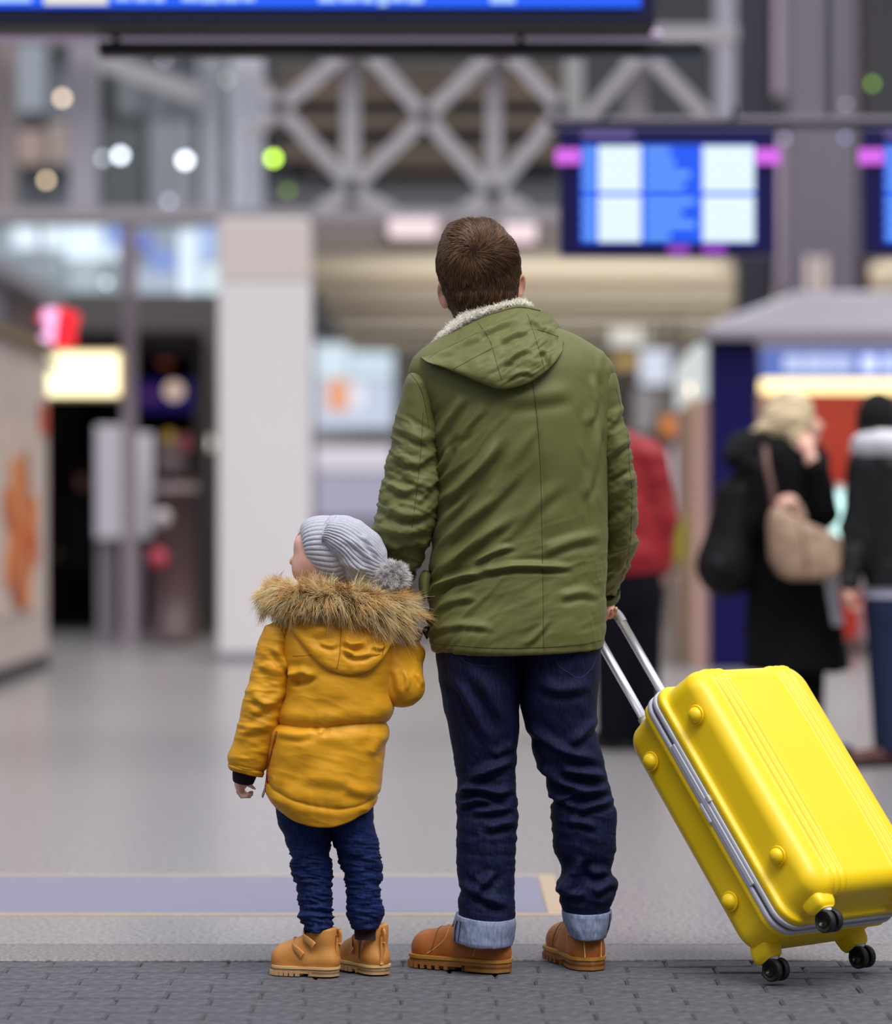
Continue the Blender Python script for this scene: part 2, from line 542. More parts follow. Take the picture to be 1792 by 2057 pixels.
# ------------------------------------------------------------------ station hall (open glass roof overhead)
M_wall = mat('hall_wall', (126, 124, 126), 0.8, var=.05, vscale=.6)
M_dark = mat('hall_dark', (52, 54, 58), 0.7, var=.1, vscale=.5)
M_steel = mat('painted_steel', (150, 146, 156), 0.5, var=.03, vscale=1)
M_steel_d = mat('dark_steel', (58, 56, 68), 0.5, var=.05, vscale=1)
M_steel_m = mat('mauve_steel', (112, 106, 120), 0.5, var=.04, vscale=1)
M_black = mat('near_black', (14, 12, 18), 0.5)
M_white = mat('white_panel', (224, 220, 222), 0.45, var=.01, vscale=2)
M_warmw = mat('warm_white_panel', (214, 202, 198), 0.5, var=.01, vscale=2)
M_beige = mat('beige_ceiling', (200, 190, 172), 0.7, var=.03, vscale=.5)
M_brown = mat('brown_fascia', (128, 118, 114), 0.7)
M_glassg = mat('grey_glass', (130, 136, 144), 0.15, var=.12, vscale=.4)

def struct(o, label):
    return tag(o, label, kind='structure')
struct(slab('wall_left', -24, -23, -14, 66, 0, 15, M_wall), 'grey side wall of the hall, left')
struct(slab('wall_right', 23, 24, -14, 66, 0, 15, M_wall), 'grey side wall of the hall, right')
struct(slab('wall_back', -24, 24, -15, -14, 0, 15, M_wall), 'grey hall wall behind the camera')
# far end: dark platform side with wooden louvre bands and bright glazing
far = slab('wall_front', -23, 9.2, 62, 62.6, 0, 15, M_dark); struct(far, 'dark far end of the train hall')
M_louv = mat('brown_louvre', (104, 88, 76), 0.7, var=.15, vscale=.4)
for (x0, x1, y0, y1) in ((560, 1130, 138, 158), (545, 1130, 172, 198), (530, 1140, 232, 256), (560, 1130, 292, 318), (620, 1000, 330, 342)):
    pbox('louvre', x0, y0, x1, y1, 61.7, .3, M_louv, far)
pbox('parapet', 520, 372, 1140, 420, 61.5, .5, mat('parapet', (78, 80, 82), .7), far)
# glazed gable on the right: sky seen between mullions
win = slab('window_1', 9.2, 23, 62.2, 62.3, 0, 15, mat('pale_glass', (200, 212, 226), 0.05, alpha=0.35)); struct(win, 'tall glazed gable of the hall on the right')
for x in (9.2, 11.6, 14.0, 16.4, 18.8, 21.2): slab('mullion', x - .12, x + .12, 62.0, 62.5, 0, 15, M_steel, win)
for z in (3, 5.8, 8.6, 11.4): slab('mullion', 9.2, 23, 62.05, 62.45, z - .1, z + .1, M_steel, win)
# grey glass facade, upper left
fac = pbox('wall_facade', -500, -120, 528, 420, 44, .4, M_glassg); struct(fac, 'grey glass facade at the upper left of the hall')
for x in (60, 95, 230, 290, 345, 395): pbox('mullion', x, -120, x + 9, 420, 43.8, .3, mat('facade_mullion', (96, 98, 104), .5), fac)
for y in (85, 235, 330): pbox('transom', -500, y, 528, y + 8, 43.75, .3, MATS['facade_mullion'], fac)
for (x0, y0, x1, y1, c) in ((30, 80, 95, 225, (150, 158, 168)), (100, 245, 135, 330, (170, 156, 150)), (200, 130, 285, 230, (110, 118, 122)), (300, 245, 390, 420, (140, 144, 152)), (205, 250, 285, 420, (92, 96, 100)), (400, 110, 455, 225, (150, 156, 166)), (30, 260, 90, 330, (168, 148, 140)), (195, 110, 230, 230, (96, 90, 80))):
    pbox('pane', x0, y0, x1, y1, 43.7, .05, mat('pane_%d_%d_%d' % c, c, .2), fac)

# footbridge: chords, X-braced truss, posts
br_ = pbox('trim_2', -900, 418, 1500, 442, 26, .5, mat('bridge_edge', (158, 152, 158), .5)); struct(br_, 'pale grey lower edge beam of the footbridge')
tr = thing('footbridge_truss', 'grey steel truss with crossed braces under the dark bar of the top board', 'truss', (0, 26.3, 3.4)); tr['kind'] = 'structure'
def strut(name, a, b, w, Y, m, parent, d=.16):
    a = P(a[0], a[1], Y); b = P(b[0], b[1], Y); r = w / 2 / F * Y
    v, f = sweep(np.stack([a, (a + b) / 2, b]), r * 1.2, d / 2, n=4)
    # square section turned so a flat side faces the concourse
    p = np.stack([a, b]); t = (b - a) / np.linalg.norm(b - a); sd = np.cross(t, (0, 1, 0)); nr = np.array([0, 1.0, 0])
    v = np.array([q + sx * sd * r + sy * nr * d / 2 for q in (a, b) for sx, sy in ((-1, -1), (1, -1), (1, 1), (-1, 1))])
    f = [(0, 1, 2, 3), (7, 6, 5, 4), (0, 4, 5, 1), (1, 5, 6, 2), (2, 6, 7, 3), (3, 7, 4, 0)]
    return mesh(name, v, f, m, parent, smooth=False)
M_tr = mat('truss_paint', (168, 164, 170), .5)
for a, b in (((708, 95), (495, 275)), ((500, 150), (715, 385)), ((730, 95), (995, 395)), ((1000, 95), (700, 385)), ((1010, 95), (1140, 235)), ((1140, 205), (985, 395)), ((700, 385), (640, 425)), ((705, 385), (790, 425)), ((990, 390), (930, 425)), ((995, 390), (1060, 425))):
    strut('brace', a, b, 27, 26.2, M_tr, tr, .14)
for x, w in ((705, 34), (992, 30)): strut('post', (x, 90), (x, 430), w, 26.4, M_tr, tr, .2)
strut('chord', (-300, 70), (1480, 70), 30, 26.3, M_tr, tr, .25)
for k, (x0, x1, y0, y1, c) in enumerate(((-10, 26, 60, 430, (150, 138, 138)), (140, 192, 60, 432, (164, 160, 170)), (462, 524, 100, 432, (216, 220, 232)), (404, 446, 110, 432, (176, 180, 188)), (1136, 1172, 100, 240, (150, 152, 152)), (1255, 1300, 105, 240, (140, 136, 142)), (1440, 1478, -60, 240, (160, 156, 170)))):
    struct(pbox('column', x0, y0, x1, y1, 26.6 if k < 4 else 27.5, .35, mat('col_%d_%d_%d' % c, c, .45)), 'grey steel post of the footbridge')
strut('brace', (192, 118), (405, 195), 40, 27.2, M_tr, tr, .14)
strut('brace', (1180, 235), (1290, 105), 24, 27.4, M_tr, tr, .14); strut('brace', (1310, 120), (1420, 235), 24, 27.4, M_tr, tr, .14)
# low ceiling under the bridge, running back to the shops
z0 = float(P(0, 446, 26)[2])
ceil = slab('ceiling', -1.35, 2.66, 26.05, 46, z0 - .02, z0 + .09, M_beige); struct(ceil, 'beige low ceiling under the footbridge')
pbox('fascia', 628, 444, 1490, 498, 26.0, .25, M_brown, ceil)
slab('side_bay', 2.66, 4.06, 31, 46, z0 - .02, z0 + .09, M_beige, ceil); slab('side_bay', 4.06, 6.4, 26.05, 46, z0 - .02, z0 + .09, M_beige, ceil)
for k, (y_) in enumerate((31.5, 35.5, 40.5)): slab('beam', -1.35, 6.2, y_, y_ + .35, z0 - .16, z0 - .02, mat('beige_beam', (176, 166, 152), .7), ceil)
# dark shop unit on the left under the balcony
shopz = float(P(0, 590, 33)[2])
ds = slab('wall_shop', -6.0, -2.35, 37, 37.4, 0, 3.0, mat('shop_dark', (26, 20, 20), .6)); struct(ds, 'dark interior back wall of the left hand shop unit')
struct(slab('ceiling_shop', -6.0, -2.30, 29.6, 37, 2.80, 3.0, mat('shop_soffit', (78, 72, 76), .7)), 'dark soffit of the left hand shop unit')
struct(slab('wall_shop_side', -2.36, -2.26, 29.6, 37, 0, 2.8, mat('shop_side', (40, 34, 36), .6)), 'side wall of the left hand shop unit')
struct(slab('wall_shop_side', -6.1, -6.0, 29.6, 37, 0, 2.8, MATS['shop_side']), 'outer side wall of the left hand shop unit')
pbox('jamb', 92, 800, 128, 1236, 36.3, .2, mat('shop_jamb', (84, 70, 64), .6), ds)
pbox('jamb', 132, 800, 168, 960, 36.3, .2, mat('shop_jamb2', (60, 48, 46), .6), ds)
# shops at the very back, under the low ceiling
bw = slab('wall_shops', -1.6, 6.6, 46, 46.4, 0, 3.6, mat('shop_wall', (170, 164, 158), .6)); struct(bw, 'pale back wall of the shops under the footbridge')
# broad dark steel pillar on the right
pil = thing('column', 'broad dark steel pillar behind the small departure board', 'pillar', tuple(P(1620, 1279, 29.5) * (1, 1, 0))); pil['kind'] = 'structure'
pbox('core', 1583, -120, 1722, 1279, 29.5, .8, M_steel_m, pil, .02)
pbox('flange', 1484, -120, 1556, 1279, 29.7, .5, mat('navy_flange', (44, 44, 56), .5), pil, .02)
pbox('flange', 1722, -120, 1748, 1279, 29.65, .5, mat('maroon_flange', (56, 40, 48), .5), pil, .02)
pbox('strip', 1556, -120, 1583, 190, 29.6, .2, mat('pale_strip', (176, 160, 178), .5), pil)
pbox('strip', 1560, 270, 1582, 580, 29.6, .2, MATS['pale_strip'], pil)
pbox('notice', 1618, 515, 1636, 585, 29.47, .03, mat('cream_notice', (226, 208, 200), .6), pil); pbox('notice', 1644, 515, 1662, 585, 29.47, .03, MATS['cream_notice'], pil)  # cream plates stand in for two lights on the pillar, by colour alone

# steel ribs of the glass roof; the small hall lamps hang from them
roof = slab('ceiling_roof', -23, 23, -14, -13.7, 14.4, 14.8, M_steel); struct(roof, 'steel ribs of the glass roof')
for y_ in (-6, 2, 10, 18, 25.7, 30.5, 36.0, 44, 52, 60): slab('rib', -23, 23, y_ - .12, y_ + .12, 14.4, 14.8, M_steel, roof)
for x_ in (-16, -8, 0, 8, 16): slab('purlin', x_ - .08, x_ + .08, -14, 62, 14.45, 14.7, M_steel, roof)
# unseen area lights added to brighten the low ceiling from below
def lamp(name, kind, loc, energy, size, col, rot=(0, 0, 0)):
    d = bpy.data.lights.new(name, kind); d.energy = energy; d.color = col
    if kind == 'AREA': d.shape = 'RECTANGLE'; d.size, d.size_y = size
    else: d.shadow_soft_size = size
    o = bpy.data.objects.new(name, d); COL.objects.link(o); o.location = loc; o.rotation_euler = rot
    return o
for y_ in (30.5, 36, 41.5): lamp('shop_uplight', 'AREA', (2.4, y_, 2.3), 80, (6.5, .8), (1, .95, .86), (math.pi, 0, 0))
# ------------------------------------------------------------------ the man in the olive parka
M_skin = mat('skin', (214, 160, 138), 0.5, var=0.05, vscale=30, subsurf=0.15)
M_parka = mat('olive_twill', (104, 105, 58), 0.58, var=0.06, vscale=6, bump=0.10, bscale=40, spec=0.32, sheen=0.05)
M_seam = mat('olive_seam', (56, 58, 32), 0.8)
M_fleece = mat('cream_fleece', (255, 247, 232), 0.95, var=0.02, vscale=200, bump=0.3, bscale=400, sheen=0.3)
M_denim = mat('dark_denim', (9, 12, 34), 0.75, vscale=220, bump=0.15, bscale=900, rgb2=(22, 32, 72), stretch=(1, 1, 0.15), sheen=0.0, spec=0.22)
M_denim_seam = mat('denim_stitch', (40, 56, 100), 0.8)
M_cuff = mat('denim_inside', (112, 124, 158), 0.85, vscale=160, bump=0.2, bscale=900, rgb2=(150, 160, 188), stretch=(1, 1, 0.3))
M_cuff_seam = mat('denim_cuff_dark', (28, 36, 72), 0.85)
M_boot = mat('tan_nubuck', (182, 108, 40), 0.6, vscale=14, bump=0.15, bscale=90, rgb2=(150, 82, 28), sheen=0.05)
M_welt = mat('boot_welt', (176, 124, 50), 0.65)
M_sole = mat('boot_sole', (150, 98, 46), 0.65, var=0.06, vscale=40)
M_thread = mat('boot_thread', (222, 178, 104), 0.7)
M_hair = mat('hair_strand', (60, 42, 34), 0.42, tint=True, spec=0.45)
M_hairbase = mat('hair_base', (58, 41, 33), 0.9, bump=0.4, bscale=300, spec=0.08)

MY = 7.58
man = thing('person', 'man seen from behind in an olive hooded parka, dark jeans and tan boots', 'person', tuple(P(1050, 1955, 7.60)))

# body: one continuous surface, mostly under the clothes
s = Sdf((-0.30, 7.30, -0.0), (0.60, 8.10, 1.82), 0.0055)
hx = P(962, 545, 7.605)
s.ell(hx, (0.074, 0.080, 0.106), 0.02)                                      # skull
s.ell(hx + (-0.012, 0.045, -0.052), (0.060, 0.056, 0.062), 0.03)              # face and jaw
s.cone(hx + (-0.022, 0.100, -0.005), hx + (-0.026, 0.122, -0.030), 0.010, 0.014, 0.02)   # nose
s.ell(hx + (-0.018, 0.095, -0.068), (0.026, 0.014, 0.008), 0.01)             # lips
s.cone(hx + (0, 0.02, -0.06), P(985, 700, 7.60), 0.062, 0.068, 0.03)          # neck
for sx, px_, py_, Y_ in ((-1, 890, 594, 7.60), (1, 1045, 577, 7.61)):         # ears
    c = P(px_, py_, Y_)
    s.ell(c, (0.010, 0.019, 0.034), 0.012, rot=sx * -0.5, tilt=sx * -0.22)
    s.ell(c + (sx * 0.004, -0.006, 0.002), (0.005, 0.010, 0.022), 0.004, rot=sx * -0.5, sub=True)
s.cone(P(1020, 760, 7.60), P(1035, 1000, 7.60), 0.145, 0.13, 0.06, sq=0.7)    # chest, waist
s.cone(P(900, 760, 7.58), P(1170, 750, 7.58), 0.055, 0.055, 0.05)
s.cone(P(1035, 1000, 7.60), P(1040, 1200, 7.60), 0.12, 0.12, 0.03, sq=0.75)
legs_c = {'l': [(968, 1270, 7.59), (975, 1560, 7.585), (975, 1880, 7.58)], 'r': [(1118, 1270, 7.60), (1160, 1570, 7.60), (1178, 1880, 7.62)]}
for k, q in legs_c.items():
    s.cone(P(*q[0]), P(*q[1]), 0.075, 0.055, 0.04); s.cone(P(*q[1]), P(*q[2]), 0.055, 0.030, 0.03)
s.cone(P(975, 1880, 7.58), P(905, 1935, 7.63), 0.030, 0.016, 0.015)
s.cone(P(1178, 1880, 7.62), P(1168, 1930, 7.74), 0.030, 0.016, 0.015)
# left arm down to the child's hand
sh, el, wr = P(850, 790, 7.58), P(812, 1050, 7.555), P(800, 1205, 7.64)
s.cone(sh, el, 0.048, 0.042, 0.03); s.cone(el, wr, 0.040, 0.028, 0.03)
def hand(s, wrist, palm, fdir, across, rad=0.0085, scale=1.0, curl=None, thumb=None):
    """palm block, four unequal bent fingers, thumb from the side"""
    wrist, palm, fdir, across = (np.array(a, float) for a in (wrist, palm, fdir, across))
    fdir /= np.linalg.norm(fdir); across -= fdir * (across @ fdir); across /= np.linalg.norm(across)
    nrm = np.cross(across, fdir); curl = nrm if curl is None else np.array(curl, float) / np.linalg.norm(curl)
    s.cone(wrist, palm, 0.025 * scale, 0.026 * scale, 0.015)
    for k, (off, L) in enumerate(((-1.5, 0.80), (-0.5, 1.0), (0.5, 0.96), (1.5, 0.76))):
        a = palm + across * off * 0.019 * scale - fdir * 0.01 * scale
        m0 = a + fdir * 0.035 * scale
        m1 = m0 + (fdir * 0.8 + curl * 0.6) * 0.030 * scale * L
        m2 = m1 + (fdir * 0.05 + curl * 1.0) * 0.026 * scale * L
        m3 = m2 + (-fdir * 0.75 + curl * 0.55) * 0.020 * scale * L
        s.cone(a, m0, rad * 1.35 * scale, rad * 1.12 * scale, 0.006)
        s.cone(m0, m1, rad * 1.1 * scale, rad * scale, 0.003); s.cone(m1, m2, rad * scale, rad * 0.92 * scale, 0.003); s.cone(m2, m3, rad * 0.92 * scale, rad * 0.8 * scale, 0.003)
    tb = across * -1 if thumb is None else np.array(thumb, float)
    a = palm + tb * 0.024 * scale - fdir * 0.02 * scale
    b = a + (tb * 0.55 + fdir * 0.5 + curl * 0.45) * 0.036 * scale
    c = b + (fdir * 0.6 + curl * 0.8) * 0.028 * scale
    s.cone(a, b, rad * 1.35 * scale, rad * 1.1 * scale, 0.008); s.cone(b, c, rad * 1.1 * scale, rad * 0.85 * scale, 0.004)
hand(s, wr, P(809, 1243, 7.66), (0.10, 0.0, -1), (0.15, 1, 0), curl=(0.55, -0.5, 0), scale=1.0)
# right arm to the suitcase grip
sh, el, wr = P(1200, 780, 7.59), P(1240, 1040, 7.66), P(1221, 1172, 7.83)
s.cone(sh, el, 0.048, 0.042, 0.03); s.cone(el, wr, 0.040, 0.028, 0.03)
hand(s, wr, P(1213, 1199, 7.872), (-0.05, 0.30, -1), (0.72, 0.69, 0), curl=(0.25, -0.9, -0.1), scale=.95)
v, f = s.mesh()
man_body = mesh('body', v, f, M_skin, man)

# hair: a base volume with thousands of strands combed out from the whorl
hair_rows = [  # py, xl, xr, yc, db, df
    (441, 935, 972, 7.605, .020, .030), (444, 915, 988, 7.605, .050, .050), (450, 905, 1000, 7.605, .070, .066), (463, 895, 1014, 7.605, .084, .080),
    (476, 889, 1025, 7.605, .092, .090), (489, 884, 1035, 7.605, .098, .094), (503, 880, 1041, 7.605, .101, .090), (520, 877, 1045, 7.605, .102, .070),
    (538, 877, 1046, 7.605, .100, .045), (556, 880, 1044, 7.605, .096, .035), (575, 884, 1042, 7.605, .090, .030), (597, 893, 1040, 7.600, .080, .025),
    (615, 903, 1036, 7.60, .070, .022), (635, 914, 1030, 7.60, .062, .02), (655, 924, 1022, 7.60, .060, .02)]
def hair_disp(px, py, g, n):
    return 0.0015 * fbm(np.stack([px / 24, py / 30, px * 0], -1), 2)
hv, hf = garment(hair_rows, 110, 90, 2.15, hair_disp, inner=0, facing=False)
hair = mesh('hair', hv, hf, M_hairbase, man)
G = hv[:90 * 110].reshape(90, 110, 3); Nn = grid_normals(G)
if np.mean(np.sum(Nn * (G - G.mean((0, 1))), -1)) < 0: Nn = -Nn
N = 26000
ri = RNG.uniform(0.5, 88.5, N); ci = RNG.uniform(0, 110, N)
def samp(A):
    r0 = np.floor(ri).astype(int); c0 = np.floor(ci).astype(int) % 110; fr = (ri - r0)[:, None]; fc = (ci - np.floor(ci))[:, None]; c1 = (c0 + 1) % 110
    return (A[r0, c0] * (1 - fc) + A[r0, c1] * fc) * (1 - fr) + (A[r0 + 1, c0] * (1 - fc) + A[r0 + 1, c1] * fc) * fr
rt = samp(G); nn = samp(Nn); nn /= np.linalg.norm(nn, axis=1, keepdims=True)
qx, qy = PX(rt)
wx, wy = 952.0, 503.0
dx, dy = qx - wx, qy - wy; rr = np.hypot(dx, dy) + 1e-6
rad_ = np.stack([dx / rr, np.zeros(N), -dy / rr], -1)                         # away from whorl in the head's back plane
tan_ = np.stack([dy / rr, np.zeros(N), dx / rr], -1)                          # anticlockwise swirl
swirl = np.exp(-rr / 45)[:, None]
d = rad_ * (1 - 0.35 * swirl) + tan_ * 0.75 * swirl
low = sstep(qy, 490, 590)[:, None]
d = d * (1 - low) + np.array([-0.10, 0, -1.0]) * low
up = sstep(-qy, -495, -455)[:, None]
d = d * (1 - 0.5 * up) + np.array([-0.75, 0.9, 0.25]) * 0.5 * up               # top swept forward and to the left
clump = np.stack([fbm(np.stack([(qx * .9 + qy * .43) / 8, (qy * .9 - qx * .43) / 30, qx * 0 + k], -1), 2) for k in (1.3, 5.7, 9.1)], -1)
d = d + 0.12 * clump + RNG.normal(0, 0.09, (N, 3))
d -= nn * np.sum(d * nn, 1, keepdims=True); d /= np.linalg.norm(d, axis=1, keepdims=True)
topness = 1 - sstep(qy, 470, 600)
L = (0.019 + 0.014 * topness) * RNG.uniform(0.75, 1.2, N)
L = L * np.where((np.abs(qx - 962) > 68) & (qy > 480), .55, 1.0)
lift = 0.09 + 0.07 * topness + RNG.normal(0, .035, N)
d = d + nn * lift[:, None]; d /= np.linalg.norm(d, axis=1, keepdims=True)
lock = fbm(np.stack([(qx * .94 + qy * .34) / 5.5, (qy * .94 - qx * .34) / 55, qx * 0 + 3.3], -1), 2)
tone = np.clip(0.42 + 0.26 * lock + RNG.normal(0, 0.26, N) + 0.22 * np.exp(-((qx - 935) / 45)**2 - ((qy - 500) / 30)**2), 0, 1)[:, None]  # last term paints a highlight into the hair colour left of the whorl
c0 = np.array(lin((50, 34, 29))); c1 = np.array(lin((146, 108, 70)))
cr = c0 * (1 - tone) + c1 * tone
sv, sf, sc_ = strands(rt - nn * 0.001, d, L, RNG.uniform(.0010, .0016, N), 4, grav=0.04, R=.080 + .5 * sstep(qy, 500, 580), nrm=nn, c_root=cr * 0.75, c_tip=cr * 1.15)
o = mesh('hair_strands', sv, sf, M_hair, hair, colors=sc_); o['kind'] = 'stuff'

# parka
man_folds = [
    ([(872, 1018), (930, 972), (985, 905), (1000, 870)], 11.4, 0.0104), ([(868, 1078), (915, 1018), (965, 955), (1012, 878)], 10.6, 0.0066),
    ([(866, 1112), (930, 1052), (1010, 985), (1066, 915)], 11.4, 0.0071), ([(860, 1165), (920, 1113), (1000, 1058), (1045, 1022)], 10.6, 0.0076),
    ([(858, 1188), (915, 1160), (975, 1150)], 6.8, 0.0104), ([(950, 1152), (1045, 1136), (1160, 1140)], 6.8, 0.0085),
    ([(945, 1132), (1005, 1104), (1040, 1096)], 6.1, 0.0057), ([(1085, 1112), (1150, 1086), (1214, 1072)], 10.6, 0.0047),
    ([(880, 886), (905, 838), (935, 790)], 8.4, 0.0066), ([(915, 890), (945, 852), (980, 812)], 8.4, 0.0047), ([(960, 1010), (1030, 930), (1075, 850)], 12.2, 0.0038),
    ([(1000, 1090), (1080, 1010), (1140, 960)], 13.7, 0.0033), ([(1172, 1010), (1192, 930), (1200, 850)], 9.1, 0.0057), ([(1180, 860), (1195, 800), (1190, 745)], 9.1, 0.0057),
    ([(862, 1268), (930, 1255), (1000, 1262)], 7.6, 0.0038), ([(1050, 1300), (1085, 1268), (1105, 1240)], 6.1, 0.0038), ([(1120, 1200), (1170, 1190), (1214, 1200)], 9.1, 0.0038),
    ([(870, 1225), (915, 1205), (960, 1198)], 7.6, 0.0047), ([(865, 960), (890, 930), (905, 890)], 6.8, 0.0066),
    ([(1000, 800), (1080, 795), (1160, 780)], 16.7, 0.0038)]
def parka_disp(px, py, g, n):
    d = 1.45 * fold_field(px, py, man_folds)
    d += wrinkle(px, py, -48, 170, 30, 0.0058, 2.2) * sstep(px, 1130, 930) * sstep(py, 780, 860) + wrinkle(px, py, -20, 120, 30, 0.002, 5.1) * sstep(py, 1000, 1120)
    d += wrinkle(px, py, 80, 90, 26, 0.0022, 8.4) * sstep(px, 1130, 1190)
    d += 0.004 * fbm(np.stack([px / 130, py / 130, px * 0 + 4], -1), 2)
    d += -0.0020 * np.exp(-((px - (1070 + 22 * sstep(py, 770, 1000))) / 3.5)**2) * sstep(py, 760, 790)   # pulled-in centre seam
    d += 0.0035 * np.exp(-((py - 1303 - 8 * np.sin((px - 870) / 345 * np.pi)) / 6)**2)
    return d
torso_rows = [
    (628, 950, 1030, 7.58, .045, .09), (645, 925, 1060, 7.58, .068, .10), (662, 898, 1122, 7.58, .088, .11), (678, 875, 1162, 7.58, .103, .12), (692, 858, 1188, 7.58, .114, .125),
    (708, 840, 1212, 7.58, .125, .13), (725, 828, 1227, 7.58, .134, .13), (748, 822, 1236, 7.58, .143, .135), (785, 832, 1236, 7.58, .152, .14), (830, 852, 1229, 7.58, .158, .14),
    (900, 866, 1223, 7.58, .160, .14), (1000, 868, 1219, 7.58, .152, .14), (1080, 866, 1218, 7.58, .150, .15), (1140, 861, 1217, 7.58, .150, .15), (1180, 857, 1217, 7.58, .152, .15),
    (1220, 856, 1218, 7.58, .155, .15), (1260, 858, 1218, 7.58, .157, .15), (1285, 862, 1216, 7.58, .156, .15), (1300, 872, 1210, 7.58, .150, .145)]
def man_hem(px, py, c, s):
    w = sstep(py, 1200, 1300)
    return w * (9 * (1 - c * c) * (s < 0) - 4 * c * (s < 0) - 14 * (s > 0))
tv, tf = garment(torso_rows, 300, 250, 2.5, parka_disp, hem=man_hem)
parka = mesh('parka', tv, tf, M_parka, man)
def sleeve_disp_l(px, py, g, n):
    d = wrinkle(px, py, 28, 75, 20, 0.0055, 1.4) * sstep(py, 800, 900) + wrinkle(px, py, -35, 80, 22, 0.0045, 6.4) * sstep(py, 820, 960)
    d += fold_field(px, py, [([(752, 1050), (800, 1068), (868, 1060)], 10, .009), ([(757, 1078), (800, 1092), (864, 1086)], 9, .010), ([(765, 1010), (820, 1035), (880, 1020)], 10, .007),
        ([(772, 960), (815, 985), (880, 960)], 10, .007), ([(785, 905), (830, 930), (882, 905)], 10, .006), ([(800, 850), (850, 880), (884, 870)], 11, .005), ([(830, 1010), (858, 985), (886, 935)], 8, .006),
        ([(778, 1130), (800, 1140), (845, 1128)], 8, .005)])
    return d + 0.003 * fbm(np.stack([px / 60, py / 60, px * 0 + 9], -1), 2)
sl_rows = [(740, 832, 848, 7.575, .03, .03), (750, 822, 860, 7.575, .06, .06), (760, 816, 868, 7.575, .080, .07), (775, 811, 875, 7.575, .092, .08), (820, 799, 882, 7.57, .094, .085), (880, 784, 888, 7.565, .095, .085), (950, 769, 888, 7.56, .094, .08),
    (1010, 759, 884, 7.555, .090, .08), (1055, 750, 874, 7.555, .085, .08), (1080, 753, 866, 7.56, .078, .07), (1100, 762, 858, 7.57, .066, .06), (1130, 768, 846, 7.59, .058, .055), (1165, 768, 832, 7.61, .050, .05),
    (1200, 770, 825, 7.635, .044, .044), (1222, 776, 823, 7.65, .042, .042)]
lv, lf = garment(sl_rows, 120, 170, 2.2, sleeve_disp_l)
mesh('sleeve', lv, lf, M_parka, parka)
def sleeve_disp_r(px, py, g, n):
    d = wrinkle(px, py, -32, 70, 20, 0.005, 3.3) * sstep(py, 780, 880) + wrinkle(px, py, 30, 70, 22, 0.003, 7.9) * sstep(py, 900, 1000)
    d += fold_field(px, py, [([(1212, 1000), (1240, 985), (1280, 950)], 9, .006), ([(1212, 1060), (1240, 1050), (1280, 1020)], 9, .006), ([(1212, 1110), (1240, 1108), (1276, 1080)], 9, .006),
        ([(1212, 930), (1235, 905), (1265, 875)], 9, .006), ([(1210, 1150), (1235, 1148), (1262, 1130)], 7, .006), ([(1225, 850), (1240, 835), (1255, 810)], 8, .005)])
    return d + 0.003 * fbm(np.stack([px / 60, py / 60, px * 0 + 2], -1), 2)
sr_rows = [(728, 1206, 1220, 7.585, .03, .03), (738, 1196, 1230, 7.585, .05, .05), (750, 1188, 1236, 7.59, .07, .07), (770, 1184, 1242, 7.59, .082, .08), (800, 1184, 1249, 7.595, .088, .085), (860, 1186, 1260, 7.60, .09, .085), (920, 1190, 1271, 7.61, .09, .085), (980, 1194, 1279, 7.63, .088, .08),
    (1050, 1198, 1282, 7.665, .084, .08), (1100, 1199, 1278, 7.70, .078, .075), (1140, 1200, 1267, 7.74, .066, .065), (1165, 1202, 1252, 7.775, .054, .054), (1180, 1203, 1243, 7.80, .046, .048), (1194, 1205, 1238, 7.82, .042, .044)]
rv, rf = garment(sr_rows, 120, 170, 2.2, sleeve_disp_r)
mesh('sleeve', rv, rf, M_parka, parka)

# hood lying on the back, with cream pile lining standing up round the neck
T_ = spline([(845, 717), (856, 704), (885, 686), (915, 663), (950, 643), (1000, 624), (1045, 613), (1085, 620), (1115, 642), (1131, 668), (1133, 684)], 121)
B_ = spline([(845, 717), (858, 727), (890, 738), (925, 752), (965, 769), (1008, 782), (1050, 774), (1095, 748), (1122, 718), (1132, 696), (1133, 684)], 121)
def hood_surface(T_, B_, ytop, ybot, bulge, endpull, folds, nz, nv=61, wr=None):
    u = np.linspace(0, 1, len(T_))[:, None]; v = np.linspace(0, 1, nv)[None]
    px = T_[:, :1] * (1 - v) + B_[:, :1] * v; py = T_[:, 1:] * (1 - v) + B_[:, 1:] * v
    prof = np.power(np.clip(np.sin(np.pi * np.clip(v * 0.93 + 0.05, 0, 1)), 0, 1), 0.55) * np.power(np.clip(np.sin(np.pi * (u * 0.96 + 0.02)), 0, 1), 0.6)
    Y = ytop * (1 - v) + ybot * v - bulge * prof + endpull * np.abs(2 * u - 1)**2.5
    g = P(px, py, Y); n = grid_normals(g, False)
    if n[..., 1].mean() > 0: n = -n
    d = 1.3 * fold_field(px, py, folds)
    if wr is not None: d = d + wr(px, py)
    edge = np.power(np.clip(np.sin(np.pi * v), 0, 1), 0.4) * np.power(np.clip(np.sin(np.pi * u), 0, 1), 0.4)
    g = g + n * (d * edge)[..., None]
    back = P(px, py, ytop * (1 - v) + ybot * v + 0.028 + endpull * np.abs(2 * u - 1)**2.5)
    nu = len(T_)
    # front sheet, rolled lip, back sheet as one closed strip loop per column
    loop = np.concatenate([g, back[:, ::-1]], 1)
    fcs = grid_faces(nu, loop.shape[1], True)
    return loop.reshape(-1, 3), fcs[:, ::-1].tolist(), g
